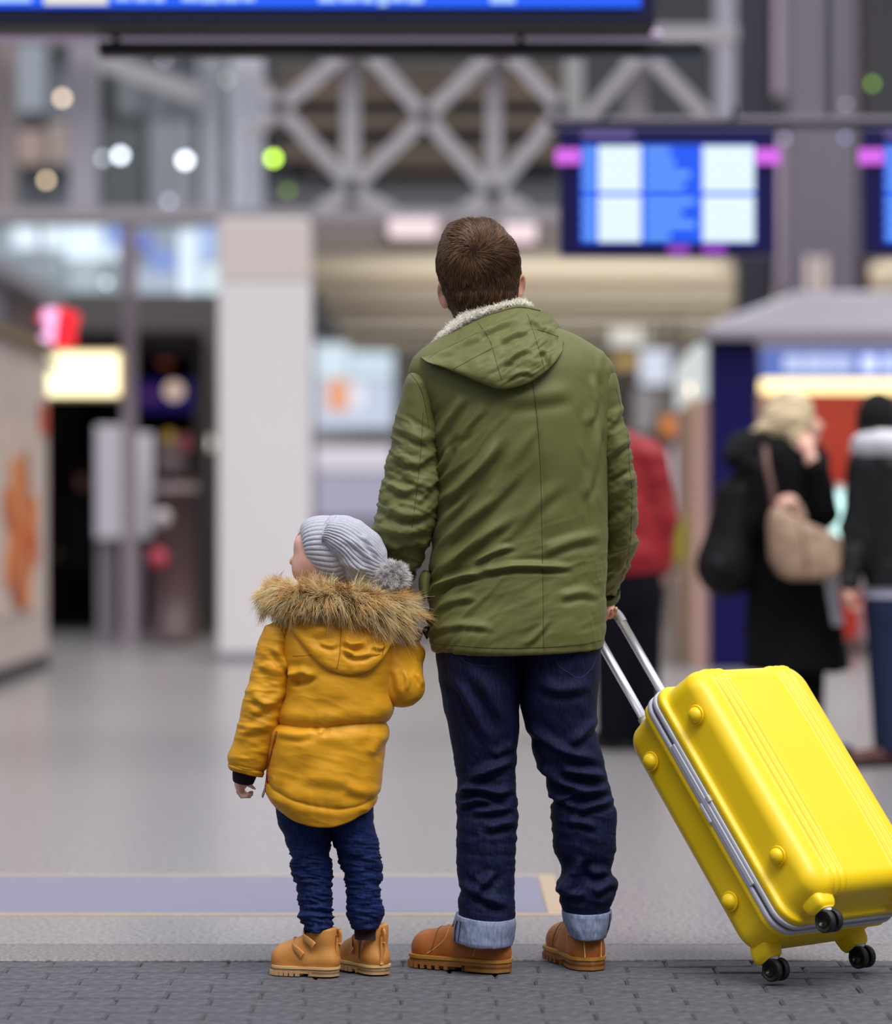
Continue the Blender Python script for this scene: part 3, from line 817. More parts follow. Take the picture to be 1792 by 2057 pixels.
hood_folds = [([(955, 678), (1012, 650), (1040, 634)], 6, .008), ([(900, 702), (950, 682), (985, 676)], 6, .004), ([(1000, 690), (1040, 668), (1070, 664)], 6, .007), ([(1085, 700), (1100, 716), (1102, 735)], 5, .007),
    ([(1010, 735), (1040, 710), (1072, 700)], 6, .006), ([(1060, 640), (1082, 650), (1095, 668)], 5, .006), ([(1015, 762), (1050, 748), (1080, 752)], 5, .005), ([(1088, 655), (1110, 668), (1126, 690)], 5, .005), ([(870, 712), (910, 705), (935, 690)], 6, .003)]
hdv, hdf, hood_g = hood_surface(T_, B_, 7.540, 7.412, 0.055, 0.065, hood_folds, 0,
    wr=lambda a, b: wrinkle(a, b, -32, 60, 16, 0.0055, 3.7) * sstep(a, 930, 1000) + wrinkle(a, b, 40, 60, 26, 0.003, 9.2) * sstep(a, 1000, 1060) + 0.004 * fbm(np.stack([a / 45, b / 45, a * 0 + 1], -1), 2))
hood = mesh('hood', hdv, hdf, M_parka, parka)
# pile lining
up_c = spline([(868, 694), (884, 670), (908, 646), (940, 624), (980, 611), (1020, 603), (1050, 602), (1066, 610)], 90)
lo_c = spline([(860, 708), (890, 688), (918, 666), (952, 646), (1000, 628), (1045, 616), (1062, 618), (1070, 622)], 90)
nv = 22; vv = np.linspace(0, 1, nv)[None]
px = lo_c[:, :1] * (1 - vv) + up_c[:, :1] * vv; py = lo_c[:, 1:] * (1 - vv) + up_c[:, 1:] * vv
uu = np.linspace(-1, 1, 90)[:, None]
Yf = 7.535 + 0.012 * vv - 0.022 * np.sin(np.pi * np.clip(vv * 0.9 + 0.1, 0, 1)) + 0.05 * np.abs(uu)**3
fg = P(px, py, Yf); fn = grid_normals(fg, False)
if fn[..., 1].mean() > 0: fn = -fn
fg = fg + fn * (0.0022 * vnoise(fg * 260) + 0.002 * vnoise(fg * 120))[..., None]
fb = P(px, py, Yf + 0.045 * np.ones_like(vv)); fb[..., 2] -= 0.004
loop = np.concatenate([fg, fb[:, ::-1]], 1)
fleece = mesh('pile_lining', loop.reshape(-1, 3), grid_faces(90, loop.shape[1], True)[:, ::-1].tolist(), M_fleece, hood)
N = 5200; ru = RNG.integers(0, 90, N); rv_ = RNG.integers(0, nv, N)
rt = fg[ru, rv_] + RNG.normal(0, .0012, (N, 3)); nn = fn[ru, rv_]
d = nn * 0.8 + np.array([0, 0, 0.5]) * sstep(rv_, 14, 22)[:, None] + RNG.normal(0, .6, (N, 3)); d /= np.linalg.norm(d, axis=1, keepdims=True)
cc = np.array(lin((255, 249, 236)))[None] * RNG.uniform(.88, 1.0, (N, 1))
sv, sf, sc_ = strands(rt, d, RNG.uniform(.003, .006, N), .0013, 3, curl=RNG.normal(0, .5, (N, 3)), c_root=cc * .92, c_tip=cc)
M_pile = mat('pile_strand', (245, 232, 212), 0.9, tint=True, sheen=0.2)
o = mesh('pile', sv, sf, M_pile, fleece, colors=sc_); o['kind'] = 'stuff'

# seams
bt = bvh_of((tv, tf)); bl = bvh_of((lv, lf)); br = bvh_of((rv, rf)); bh = bvh_of((hdv, hdf))
seam('seam', bt, [(1070, 768), (1080, 850), (1086, 950), (1089, 1080), (1091, 1200), (1092, 1306)], .0006, M_seam, parka, 120)
seam('seam', bt, [(868, 1292), (930, 1298), (1010, 1302), (1100, 1300), (1170, 1294), (1213, 1285)], .0006, M_seam, parka, 120)
seam('seam', bl, [(822, 748), (838, 768), (850, 795), (857, 830), (862, 860)], .0006, M_seam, parka, 60)
seam('seam', bl, [(850, 830), (846, 900), (838, 980), (828, 1060)], .0005, M_seam, parka, 60)
seam('seam', br, [(1238, 780), (1250, 830), (1262, 880), (1264, 930), (1270, 990), (1268, 1060), (1262, 1120), (1246, 1170)], .0006, M_seam, parka, 90)
for q in ([(959, 647), (975, 668), (987, 692), (998, 730), (1008, 764)], [(1059, 630), (1068, 655), (1076, 680), (1086, 712), (1094, 744)], [(910, 742), (950, 720), (988, 700)], [(860, 720), (885, 704), (915, 690), (960, 668)], [(1074, 661), (1100, 668), (1130, 680)]):
    seam('seam', bh, q, .0005, M_seam, hood, 50)
seam('rim_binding', bh, [(848, 716), (885, 688), (915, 666), (950, 646), (1000, 627), (1045, 617), (1085, 624)], .0022, mat('olive_binding', (84, 82, 62), 0.7), hood, 90)
# cuff gathers at the right wrist, pocket flap and cord toggle on the left side
cb = sweep(spline([P(1221, 1188, 7.815), P(1221, 1200, 7.835)], 8), [.030, .031, .030, .031, .030, .031, .030, .029], n=20)
mesh('cuff', *cb, M_parka, parka)
pk = [P(857, 1146, 7.56), P(853, 1175, 7.56), P(856, 1205, 7.56)]
mesh('pocket_flap', *sweep(spline(pk, 12), [.008, .012, .014, .015, .015, .015, .014, .014, .012, .010, .008, .005], .05, n=10), M_parka, parka)
s = Sdf(P(840, 1285, 7.5) - .02, P(865, 1250, 7.6) + .02, .002)
s.ell(P(857, 1267, 7.555), (.009, .010, .011), .004); s.cone(P(853, 1267, 7.555), P(858, 1282, 7.56), .005, .003, .004)
mesh('cord_toggle', *s.mesh(), mat('dark_toggle', (30, 28, 24), 0.5), parka)

# jeans
jl_folds = [([(905, 1345), (950, 1420), (985, 1495)], 14, .008), ([(930, 1330), (985, 1400), (1020, 1470)], 16, .006), ([(935, 1568), (985, 1546), (1038, 1520)], 10, .010), ([(913, 1600), (955, 1582), (1003, 1592), (1040, 1575)], 9, .010),
    ([(917, 1618), (965, 1606), (1000, 1612)], 8, .007), ([(970, 1664), (1009, 1655), (1042, 1645)], 9, .007), ([(945, 1630), (990, 1628), (1042, 1618)], 8, .006), ([(948, 1790), (975, 1772), (995, 1745)], 10, .008), ([(952, 1788), (985, 1806), (1020, 1820)], 10, .007), ([(985, 1520), (1010, 1508), (1036, 1490)], 9, .005), ([(920, 1770), (950, 1790), (975, 1800)], 8, .005)]
jr_folds = [([(1055, 1455), (1129, 1506), (1214, 1530)], 10, .008), ([(1078, 1532), (1141, 1576), (1195, 1590)], 10, .010), ([(1120, 1545), (1170, 1552), (1224, 1562)], 9, .009), ([(1100, 1592), (1130, 1606), (1162, 1626)], 8, .008), ([(1120, 1602), (1170, 1592), (1230, 1584)], 8, .009),
    ([(1155, 1628), (1195, 1618), (1238, 1604)], 8, .007), ([(1138, 1648), (1170, 1652), (1204, 1664)], 8, .006), ([(1132, 1795), (1155, 1755), (1172, 1715)], 11, .009), ([(1190, 1795), (1212, 1782), (1230, 1770)], 9, .008), ([(1120, 1780), (1150, 1796), (1180, 1798)], 9, .008), ([(1080, 1370), (1130, 1385), (1190, 1372)], 12, .005), ([(1140, 1500), (1175, 1470), (1198, 1440)], 10, .006), ([(1175, 1740), (1200, 1752), (1225, 1748)], 9, .006)]
def jd(folds, seed):
    def fn(px, py, g, n):
        return 1.6 * fold_field(px, py, folds) + wrinkle(px, py, 12, 90, 24, 0.0030, seed) * sstep(py, 1480, 1560) + wrinkle(px, py, 60, 110, 34, 0.0022, seed + 3) + 0.003 * fbm(np.stack([px / 70, py / 70, px * 0 + seed], -1), 2)
    return fn
jl_rows = [(1262, 884, 1042, 7.585, .125, .12), (1312, 876, 1046, 7.585, .130, .12), (1360, 881, 1047, 7.585, .128, .12), (1420, 891, 1046, 7.58, .115, .11), (1480, 902, 1043, 7.58, .100, .10), (1540, 913, 1038, 7.58, .090, .09), (1570, 917, 1037, 7.58, .088, .088),
    (1600, 913, 1040, 7.58, .086, .086), (1640, 917, 1043, 7.575, .084, .084), (1700, 917, 1038, 7.57, .080, .082), (1750, 915, 1034, 7.57, .078, .082), (1790, 921, 1034, 7.57, .076, .08), (1825, 919, 1034, 7.57, .076, .08), (1846, 919, 1034, 7.57, .077, .08)]
jr_rows = [(1262, 1044, 1200, 7.59, .125, .12), (1312, 1040, 1206, 7.59, .130, .12), (1360, 1042, 1204, 7.59, .128, .12), (1420, 1046, 1199, 7.59, .115, .11), (1480, 1062, 1201, 7.59, .104, .10), (1530, 1078, 1215, 7.595, .095, .095), (1570, 1092, 1223, 7.60, .090, .09),
    (1600, 1104, 1229, 7.60, .088, .088), (1640, 1108, 1238, 7.60, .085, .085), (1700, 1114, 1238, 7.605, .080, .082), (1735, 1124, 1229, 7.61, .072, .076), (1752, 1128, 1227, 7.61, .070, .075), (1775, 1117, 1240, 7.61, .076, .08), (1800, 1120, 1236, 7.61, .076, .08), (1826, 1130, 1226, 7.615, .068, .072), (1840, 1131, 1226, 7.615, .066, .07)]
j1 = garment(jl_rows, 130, 230, 2.2, jd(jl_folds, 1.1)); j2 = garment(jr_rows, 130, 230, 2.2, jd(jr_folds, 4.2))
jeans = mesh('jeans', *join(j1, j2), M_denim, man)
def ring_hem(a, b):
    return lambda px, py, c, s: np.where(s < 0, a * (1 - c * c), -b * (1 - c * c)) - 4 * c
cw = lambda px, py, g, n: wrinkle(px, py, 80, 60, 30, 0.003, 2.0)
c1 = garment([(1838, 914, 1036, 7.57, .082, .085), (1846, 912, 1037, 7.57, .084, .087), (1870, 911, 1034, 7.57, .085, .088), (1884, 911, 1032, 7.57, .085, .088), (1890, 912, 1031, 7.57, .083, .086)], 100, 34, 2.2, cw, hem=lambda px, py, c, s: 5 * (s < 0) * (1 - c * c) + 4 * c)
c2 = garment([(1828, 1128, 1229, 7.615, .072, .075), (1836, 1128, 1229, 7.615, .074, .077), (1856, 1132, 1226, 7.615, .074, .077), (1872, 1139, 1221, 7.615, .070, .074), (1877, 1142, 1218, 7.615, .068, .072)], 100, 34, 2.2, cw, hem=lambda px, py, c, s: 4 * (s < 0) * (1 - c * c))
for c in (c1, c2): mesh('turned_up_cuff', *c, M_cuff, jeans)
bj = bvh_of(j1, j2); bc1 = bvh_of(c1); bc2 = bvh_of(c2)
seam('cuff_seam', bc1, [(919, 1850), (915, 1870), (914, 1890)], .0024, M_cuff_seam, jeans, 14)
seam('cuff_seam', bc1, [(926, 1851), (923, 1870), (921, 1892)], .0014, M_cuff_seam, jeans, 14)
seam('cuff_seam', bc2, [(1225, 1836), (1224, 1850), (1221, 1868)], .0022, M_cuff_seam, jeans, 14)
for q in ([(1116, 1318), (1120, 1334), (1140, 1350), (1162, 1362), (1190, 1340), (1199, 1318)], [(919, 1318), (945, 1334), (990, 1338), (1022, 1320)], [(893, 1380), (905, 1450), (910, 1490), (906, 1500)], [(1045, 1316), (1045, 1370), (1046, 1425)]):
    seam('stitching', bj, q, .0007, M_denim_seam, jeans, 50)

# boots
def boot(parent, heel, ang, L, Wd, Hs, sole_h, mats, kids=False):
    """lace boot pointing along ang, heel at 'heel' (ground point)"""
    m_up, m_welt, m_sole = mats
    fw = np.array([math.cos(ang), math.sin(ang), 0]); sd = np.array([-math.sin(ang), math.cos(ang), 0]); heel = np.array(heel, float)
    W = lambda u, v, z: heel + fw * u + sd * v + np.array([0, 0, z])
    s = Sdf(np.minimum(W(-.05, -.1, 0), W(L + .04, .1, 0)) - (.12, .12, .0) , np.maximum(W(-.05, .1, 0), W(L + .04, .1, 0)) + (.12, .12, Hs + .05), .0035 if not kids else .003)
    h = sole_h
    s.cone(W(.17 * L, 0, h + .020), W(.20 * L, 0, Hs), .40 * Wd, .42 * Wd, .02)
    s.cone(W(.15 * L, 0, h + .012), W(.45 * L, 0, h + .014), .41 * Wd, .43 * Wd, .02)
    s.cone(W(.45 * L, 0, h + .012), W(.82 * L, 0, h + .010), .43 * Wd, .44 * Wd, .02)
    s.ell(W(.80 * L, 0, h + .016), (.17 * L, .46 * Wd, .040 if not kids else .034), .02, rot=ang)
    s.cone(W(.24 * L, 0, Hs * .85), W(.62 * L, 0, h + .040), .34 * Wd, .30 * Wd, .03)
    s.cut_below(h - .002); s.cut_above(Hs)
    b = mesh('boot', *s.mesh(), m_up, parent)
    # sole: outline, heel block, lugs
    def outline(k, gr):
        t = np.linspace(0, 2 * np.pi, k, endpoint=False); u = 0.5 - 0.5 * np.cos(t)
        hw = pchip([0, .06, .2, .42, .62, .8, .93, 1], [0, .30, .42, .40, .50, .52, .38, 0], u) * Wd
        return (u * L - 0.0) * (1 + gr * .02) - gr * 0.003, np.sign(np.sin(t)) * hw + np.sign(np.sin(t)) * gr * .004
    def prism(u, v, z0, z1):
        k = len(u); a = np.array([W(x, y_, z0) for x, y_ in zip(u, v)]); c = np.array([W(x, y_, z1) for x, y_ in zip(u, v)])
        f = [[i, (i + 1) % k, k + (i + 1) % k, k + i] for i in range(k)] + [list(range(k))[::-1], list(range(k, 2 * k))]
        return np.concatenate([a, c]), f
    u, v_ = outline(76, 1); zt = h
    parts = [prism(u, v_, h * .30, h * .86), prism(np.maximum(u * .96 + .02 * L, .47 * L), v_ * .86, .002, h * .4)]
    m = u < .36 * L; uu = np.where(m, u, .36 * L); parts.append(prism(uu, v_, .001, h * .5))
    for k in range(len(u)):                                       # lugs round the forefoot
        if u[k] > .47 * L and k % 2 == 0: parts.append(box_at(W, u[k] - .0048, u[k] + .0048, v_[k] * .93 - .006, v_[k] * .93 + .006, .0005, h * .5))
    mesh('sole', *join(*parts), m_sole, b, smooth=False)
    u, v_ = outline(64, 1.6); mesh('welt', *prism(u, v_, h * .80, h * 1.05), m_welt, b, smooth=False)
    return b, W
def box_at(W, u0, u1, v0, v1, z0, z1):
    v, f = box((u0, v0, z0), (u1, v1, z1))
    return np.array([W(*p) for p in v]), f
bm = (M_boot, M_welt, M_sole)
b1, W1 = boot(man, P(1022, 1953, 7.53) * (1, 1, 0) + (0, .012, 0), math.radians(180 - 33), .272, .098, .115, .030, bm)
b2, W2 = boot(man, P(1190, 1950, 7.57) * (1, 1, 0), math.radians(104), .285, .098, .115, .030, bm)
# laces, tongue collar and contrast stitching on the boot seen from its side
def tube_pts(name, pts, r, m, parent, n=8):
    return mesh(name, *sweep(np.array(pts), r, n=n), m, parent)
for k in range(3):
    u = .145 + .018 * k; z = .105 - .014 * k
    tube_pts('lace', [W1(u, -.020, z - .004), W1(u + .008, 0, z + .010), W1(u, .020, z - .004)], .0026, mat('lace', (70, 48, 28), 0.8), b1)
for s_ in (-1, 1):
    tube_pts('stitching', spline([W2(-.006, s_ * .020, .034), W2(-.004, s_ * .021, .06), W2(.004, s_ * .024, .10)], 12), .0011, M_thread, b2, 6)

# panel seams, collar pad and eyelet flap of the boots
def foot_seams(name, V, F_, b, lines, m=M_thread, r=.0008):
    bv = bvh_of((V, F_))
for b_, W_ in ((b1, W1), (b2, W2)):
    me_ = b_.data; V_ = np.array([v.co[:] for v in me_.vertices]) + ORG[b_.name]; F_ = [list(p.vertices) for p in me_.polygons]
    bv = BVHTree.FromPolygons([tuple(x) for x in V_], F_)
    def wrap(pts, r, m, name, n=40, off=.0006):
        out = []
        for q in spline(pts, n):
            h = bv.find_nearest(Vector(q))
            out.append(np.array(h[0]) + np.array(h[1]) * off)
        mesh(name, *sweep(np.array(out), r, n=6), m, b_)
    for sg in (-1, 1):
        wrap([W_(.155, sg * .01, .12), W_(.160, sg * .055, .075), W_(.185, sg * .060, .045), W_(.20, sg * .06, .034)], .0009, M_thread, 'stitching')
        wrap([W_(.075, sg * .06, .034), W_(.070, sg * .06, .060), W_(.060, sg * .055, .080), W_(.0, sg * .03, .082)], .0009, M_thread, 'stitching')
    wrap([W_(.19, -.06, .036), W_(.185, -.035, .07), W_(.185, 0, .085), W_(.185, .035, .07), W_(.19, .06, .036)], .0011, mat('boot_crease', (120, 70, 26), .7), 'toe_seam')
# ------------------------------------------------------------------ the child in the mustard jacket
M_must = mat('mustard_shell', (222, 158, 28), 0.54, var=0.04, vscale=6, bump=0.10, bscale=45, spec=0.32, sheen=0.05)
M_must_seam = mat('mustard_seam', (150, 92, 12), 0.8)
M_knit = mat('grey_knit', (176, 178, 192), 0.95, vscale=420, bump=0.5, bscale=700, rgb2=(208, 208, 220), sheen=0.3)
M_knit_seam = mat('knit_seam', (126, 124, 142), 0.95)
M_navyrib = mat('navy_rib', (24, 16, 34), 0.9, bump=0.3, bscale=400)
M_kid_denim = mat('kid_denim', (11, 22, 60), 0.75, vscale=200, bump=0.15, bscale=900, rgb2=(22, 42, 96), stretch=(1, 1, 0.3), sheen=0.0, spec=0.22)
M_kboot = mat('kid_tan', (206, 144, 72), 0.55, vscale=20, bump=0.08, bscale=160, rgb2=(190, 124, 54))
M_kwelt = mat('kid_welt', (214, 182, 124), 0.6)
M_ksole = mat('kid_sole', (190, 152, 108), 0.65)
M_fur = mat('fur_strand', (190, 150, 96), 0.55, tint=True, spec=0.3)
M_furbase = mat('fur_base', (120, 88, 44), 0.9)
M_zip = mat('zip_copper', (176, 84, 30), 0.45)
M_kskin = mat('child_skin', (236, 184, 166), 0.5, var=0.04, vscale=30, subsurf=0.15)

KY = 7.52
kid = thing('person', 'small child in a mustard puffer jacket and grey pompom beanie, holding an adult hand', 'person', tuple(P(655, 1960, 7.5)))
s = Sdf((-0.56, 7.28, 0.0), (0.02, 7.78, 1.12), 0.0045)
hd = P(668, 1120, 7.535)
s.ell(hd, (.082, .070, .078), .02)                                            # skull, face turned to the left
s.ell(P(625, 1132, 7.548), (.040, .050, .056), .03)                            # cheeks and jaw
s.ell(P(607, 1145, 7.530), (.020, .022, .024), .022)                            # near cheek
s.ell(P(616, 1092, 7.550), (.028, .045, .026), .02)                            # brow
s.cone(P(600, 1112, 7.585), P(590, 1128, 7.592), .008, .011, .012)             # nose
s.ell(P(598, 1150, 7.58), (.010, .016, .006), .008)                            # lips
s.cone(P(665, 1165, 7.54), P(675, 1250, 7.53), .042, .048, .03)
s.cone(P(675, 1300, 7.53), P(665, 1560, 7.53), .085, .085, .04, sq=.8)
s.cone(P(590, 1285, 7.53), P(760, 1290, 7.53), .035, .035, .03)
for a, b, c, d in ((P(620, 1590, 7.53), P(625, 1740, 7.52), P(644, 1880, 7.50), P(600, 1943, 7.52)), (P(705, 1590, 7.53), P(725, 1740, 7.525), P(742, 1880, 7.525), P(718, 1938, 7.57))):
    s.cone(a, b, .048, .036, .03); s.cone(b, c, .036, .020, .02); s.cone(c, d, .019, .010, .01)
s.cone(P(570, 1290, 7.53), P(520, 1420, 7.51), .034, .030, .02); s.cone(P(520, 1420, 7.51), P(489, 1560, 7.52), .030, .019, .02)
hand(s, P(489, 1560, 7.52), P(483, 1577, 7.522), (-0.05, 0.15, -1), (0.25, 1, 0), rad=.0082, scale=.55, curl=(1, .05, 0), thumb=(.6, -.6, 0))
s.cone(P(785, 1285, 7.51), P(808, 1375, 7.515), .034, .030, .02); s.cone(P(810, 1372, 7.53), P(824, 1300, 7.585), .030, .020, .02)
hand(s, P(824, 1300, 7.585), P(818, 1274, 7.605), (-0.30, 0.35, 1), (-.3, 1, 0), rad=.0088, scale=.62, curl=(-.6, .8, .1), thumb=(.9, -.3, 0))
mesh('body', *s.mesh(), M_kskin, kid)
# wisps of fair hair at the temple
N = 260; a0 = P(RNG.uniform(600, 612, N), RNG.uniform(1062, 1130, N), RNG.uniform(7.535, 7.56, N))
d = np.array([-.35, .1, -.9]) + RNG.normal(0, .25, (N, 3)); d /= np.linalg.norm(d, axis=1, keepdims=True)
cc = np.array(lin((226, 178, 136)))[None] * RNG.uniform(.8, 1.2, (N, 1))
sv, sf, sc_ = strands(a0, d, RNG.uniform(.010, .020, N), .0008, 4, c_root=cc, c_tip=cc)
o = mesh('hair', sv, sf, M_fur, kid, colors=sc_); o['kind'] = 'stuff'

# jacket: two quilted chambers and a padded hem
ktorso = [(1228, 625, 745, 7.53, .07, .07), (1242, 592, 770, 7.53, .10, .09), (1258, 573, 788, 7.525, .115, .10), (1280, 563, 797, 7.525, .122, .105), (1320, 565, 797, 7.52, .128, .11), (1360, 569, 791, 7.52, .130, .11), (1400, 566, 788, 7.52, .132, .11), (1440, 557, 782, 7.52, .130, .11), (1455, 553, 778, 7.52, .127, .11),
    (1475, 549, 777, 7.52, .134, .115), (1520, 540, 773, 7.52, .138, .12), (1560, 534, 769, 7.52, .138, .12), (1585, 533, 767, 7.52, .134, .12), (1600, 541, 764, 7.52, .128, .115), (1612, 550, 759, 7.52, .122, .11)]
kfolds = [([(577, 1335), (600, 1362), (640, 1348)], 8, .008), ([(575, 1372), (595, 1352), (625, 1345)], 8, .009), ([(556, 1470), (600, 1476), (640, 1466)], 9, .004), ([(640, 1478), (650, 1462), (662, 1454)], 6, .004), ([(690, 1580), (730, 1590), (768, 1592)], 12, .004), ([(740, 1520), (758, 1490), (772, 1470)], 12, .005), ([(600, 1560), (660, 1565), (720, 1575)], 14, .003)]
kcurve = lambda px: 1456 + 3 * np.sin((px - 553) / 36.0) - 8 * ((px - 665) / 112)**2 + 4
khem_y = lambda px: pchip([530, 553, 600, 640, 680, 720, 745, 770], [1568, 1590, 1612, 1622, 1627, 1622, 1612, 1594], px)
def kdisp(px, py, g, n):
    d = fold_field(px, py, kfolds)
    q = py - kcurve(px)
    d += -0.011 * np.exp(-np.abs(q) / 7.0) + 0.005 * np.exp(-((q - 22) / 20)**2) + 0.005 * np.exp(-((q + 22) / 22)**2)
    h = py - khem_y(px)
    d += -0.005 * np.exp(-np.abs(h) / 5.0) + .001 * np.exp(-((h - 10) / 8)**2)
    gather = np.sin(px / 4.6 + 2 * np.sin(px / 17)) * (np.exp(-np.abs(q) / 16) + np.exp(-np.abs(h) / 14))
    d += 0.0014 * gather
    d += 0.004 * fbm(np.stack([px / 60, py / 60, px * 0 + 3], -1), 2) + wrinkle(px, py, 15, 90, 32, .0015, 3.1)
    return d
def khem(px, py, c, s):
    w = sstep(py, 1440, 1612)
    return w * (1 - c * c) * np.where(s < 0, 38, -10)
kv, kf = garment(ktorso, 260, 220, 2.4, kdisp, hem=khem)
kjacket = mesh('jacket', kv, kf, M_must, kid)
def ksl(px, py, g, n):
    d = fold_field(px, py, [([(505, 1395), (535, 1410), (575, 1385)], 9, .007), ([(500, 1435), (535, 1420), (572, 1412)], 9, .006), ([(520, 1330), (550, 1345), (585, 1330)], 12, .005), ([(480, 1470), (520, 1462), (560, 1448)], 11, .004), ([(548, 1300), (565, 1320), (580, 1350)], 8, .007)])
    h = py - (1536 + 14 * (px - 458) / 70)
    d += -0.004 * np.exp(-np.abs(h) / 3.5)
    return d + wrinkle(px, py, 10, 70, 26, .003, 4.4) + .003 * fbm(np.stack([px / 40, py / 40, px * 0 + 6], -1), 2)
kslr = [(1240, 560, 575, 7.525, .02, .03), (1246, 546, 582, 7.525, .045, .05), (1258, 532, 588, 7.525, .068, .06), (1300, 515, 592, 7.52, .078, .07), (1350, 503, 590, 7.515, .078, .07), (1400, 489, 582, 7.51, .074, .066), (1450, 476, 568, 7.51, .070, .062), (1500, 465, 551, 7.515, .064, .058), (1530, 456, 537, 7.515, .058, .052), (1540, 456, 533, 7.515, .055, .05), (1546, 459, 529, 7.515, .050, .046)]
ks = garment(kslr, 110, 150, 2.2, ksl, hem=lambda px, py, c, s: sstep(py, 1480, 1546) * (8 * c + 4 * (s < 0)))
mesh('sleeve', *ks, M_must, kjacket)
# bent right sleeve
s = Sdf(P(735, 1450, 7.40) - .05, P(865, 1240, 7.66) + .05, .0038)
s.cone(P(772, 1288, 7.52), P(800, 1372, 7.515), .050, .052, .03); s.cone(P(808, 1374, 7.52), P(828, 1312, 7.575), .048, .028, .03)
s.ell(P(815, 1388, 7.52), (.036, .04, .034), .02)
s.cone(P(828, 1312, 7.575), P(826, 1300, 7.585), .028, .024, .01)
v, f = s.mesh(); n = vert_normals(v, f); qx, qy = PX(v)
if np.mean(np.sum(n * (v - v.mean(0)), 1)) < 0: n = -n
v = v + n * (fold_field(qx, qy, [([(812, 1345), (818, 1370), (815, 1392)], 5, .005), ([(838, 1352), (846, 1366), (850, 1380)], 4, .004), ([(790, 1340), (800, 1370), (802, 1400)], 8, .004), ([(800, 1300), (830, 1330), (845, 1345)], 9, .003)]) + .003 * fbm(v * 28, 2))[:, None]
mesh('sleeve', v, f, M_must, kjacket)
# rib-knit cuffs
mesh('rib_cuff', *sweep(spline([P(494, 1538, 7.515), P(491, 1556, 7.517), P(488, 1572, 7.52)], 10), np.array([.028, .030, .030, .030, .029, .029, .028, .027, .026, .024]), np.array([.028] * 9 + [.022]), n=24), M_navyrib, kjacket)
mesh('rib_cuff', *sweep(spline([P(827, 1306, 7.58), P(825, 1293, 7.588)], 8), .0225, n=20), M_navyrib, kjacket)
# hood
KT = spline([(572, 1236), (590, 1226), (620, 1215), (670, 1214), (730, 1222), (775, 1236), (795, 1252), (800, 1262)], 101)
KB = spline([(572, 1236), (584, 1262), (606, 1292), (634, 1326), (668, 1349), (704, 1356), (738, 1349), (768, 1324), (788, 1290), (800, 1262)], 101)
kh_folds = [([(690, 1285), (705, 1296), (735, 1292)], 5, .006), ([(690, 1300), (715, 1318), (755, 1312)], 6, .006), ([(640, 1288), (665, 1296), (683, 1290)], 6, .004), ([(745, 1296), (765, 1302), (775, 1290)], 5, .006), ([(610, 1262), (640, 1270), (670, 1262)], 10, .004)]
def khw(px, py):
    d = -0.006 * np.exp(-np.abs(px - (684 - .06 * (py - 1250))) / 5) * sstep(py, 1235, 1260)
    d += -0.005 * np.exp(-np.abs(py - 1318) / 4) * sstep(px, 692, 705) * sstep(-px, -770, -755)
    d += -0.004 * np.exp(-np.abs(px - 771) / 4)
    return d + .004 * fbm(np.stack([px / 28, py / 28, px * 0 + 2], -1), 2) + wrinkle(px, py, 10, 40, 16, .0018, 6.6)
khv, khf, khg = hood_surface(KT, KB, 7.465, 7.392, 0.040, 0.075, kh_folds, 0, wr=khw)
khood = mesh('hood', khv, khf, M_must, kjacket)
bt2 = bvh_of((kv, kf)); bs2 = bvh_of(ks); bh2 = bvh_of((khv, khf))
seam('seam', bh2, [(686, 1236), (685, 1270), (683, 1310), (676, 1346)], .0008, M_must_seam, khood, 50)
seam('seam', bh2, [(772, 1250), (772, 1290), (768, 1318)], .0008, M_must_seam, khood, 30)
seam('seam', bh2, [(700, 1318), (735, 1319), (764, 1314)], .0006, M_must_seam, khood, 30)
seam('seam', bs2, [(556, 1250), (570, 1275), (579, 1310), (582, 1345), (580, 1370)], .0009, M_must_seam, kjacket, 40)
seam('seam', bs2, [(456, 1532), (475, 1540), (500, 1546), (530, 1548)], .0007, M_must_seam, kjacket, 30)
seam('seam', bt2, [(588, 1318), (640, 1316), (700, 1320)], .0005, M_must_seam, kjacket, 30)
# side zip with pull
zp = on_surface(bt2, [(556, 1470), (546, 1510), (538, 1545), (536, 1570), (534, 1580)], 40, .002)
mesh('zip', *sweep(zp, .0032, n=6), M_zip, kjacket)
e = zp[-1]; mesh('zip_pull', *sweep(np.array([e, e + (-.004, -.004, -.012), e + (-.007, -.004, -.022), e + (-.008, -.003, -.026)]), [.0025, .003, .003, .0018], n=8), mat('zip_pull', (200, 180, 160), 0.3, metal=0.8), kjacket)

# fur trim round the hood edge: a padded roll covered in long hairs
path = spline([P(566, 1192, 7.60), P(553, 1194, 7.545), P(572, 1200, 7.475), P(620, 1200, 7.425), P(680, 1205, 7.405), P(740, 1214, 7.415), P(785, 1222, 7.455), P(806, 1224, 7.515), P(800, 1220, 7.58)], 80)
rv = np.interp(np.linspace(0, 1, 80), [0, .15, .5, .85, 1], [.018, .024, .027, .026, .018])
fv, ff = sweep(path, rv, n=16); fur = mesh('fur_trim', fv, ff, M_furbase, khood)
N = 17000; k = RNG.integers(0, 80, N); an = RNG.uniform(0, 2 * np.pi, N)
t = np.gradient(path, axis=0); t /= np.linalg.norm(t, axis=1, keepdims=True)
sd = np.cross(t, (0, 0, 1.0)); sd /= np.linalg.norm(sd, axis=1, keepdims=True); upv = np.cross(sd, t)
cen = np.array(P(680, 1210, 7.54))
outw = path - cen; outw[:, 2] = 0; outw /= np.linalg.norm(outw, axis=1, keepdims=True)
nn = outw[k] * np.cos(an)[:, None] + np.array([0, 0, 1.0]) * np.sin(an)[:, None]
rt = path[k] + nn * rv[k][:, None] * .9 + t[k] * RNG.uniform(-.004, .004, (N, 1))
qx, qy = PX(rt)
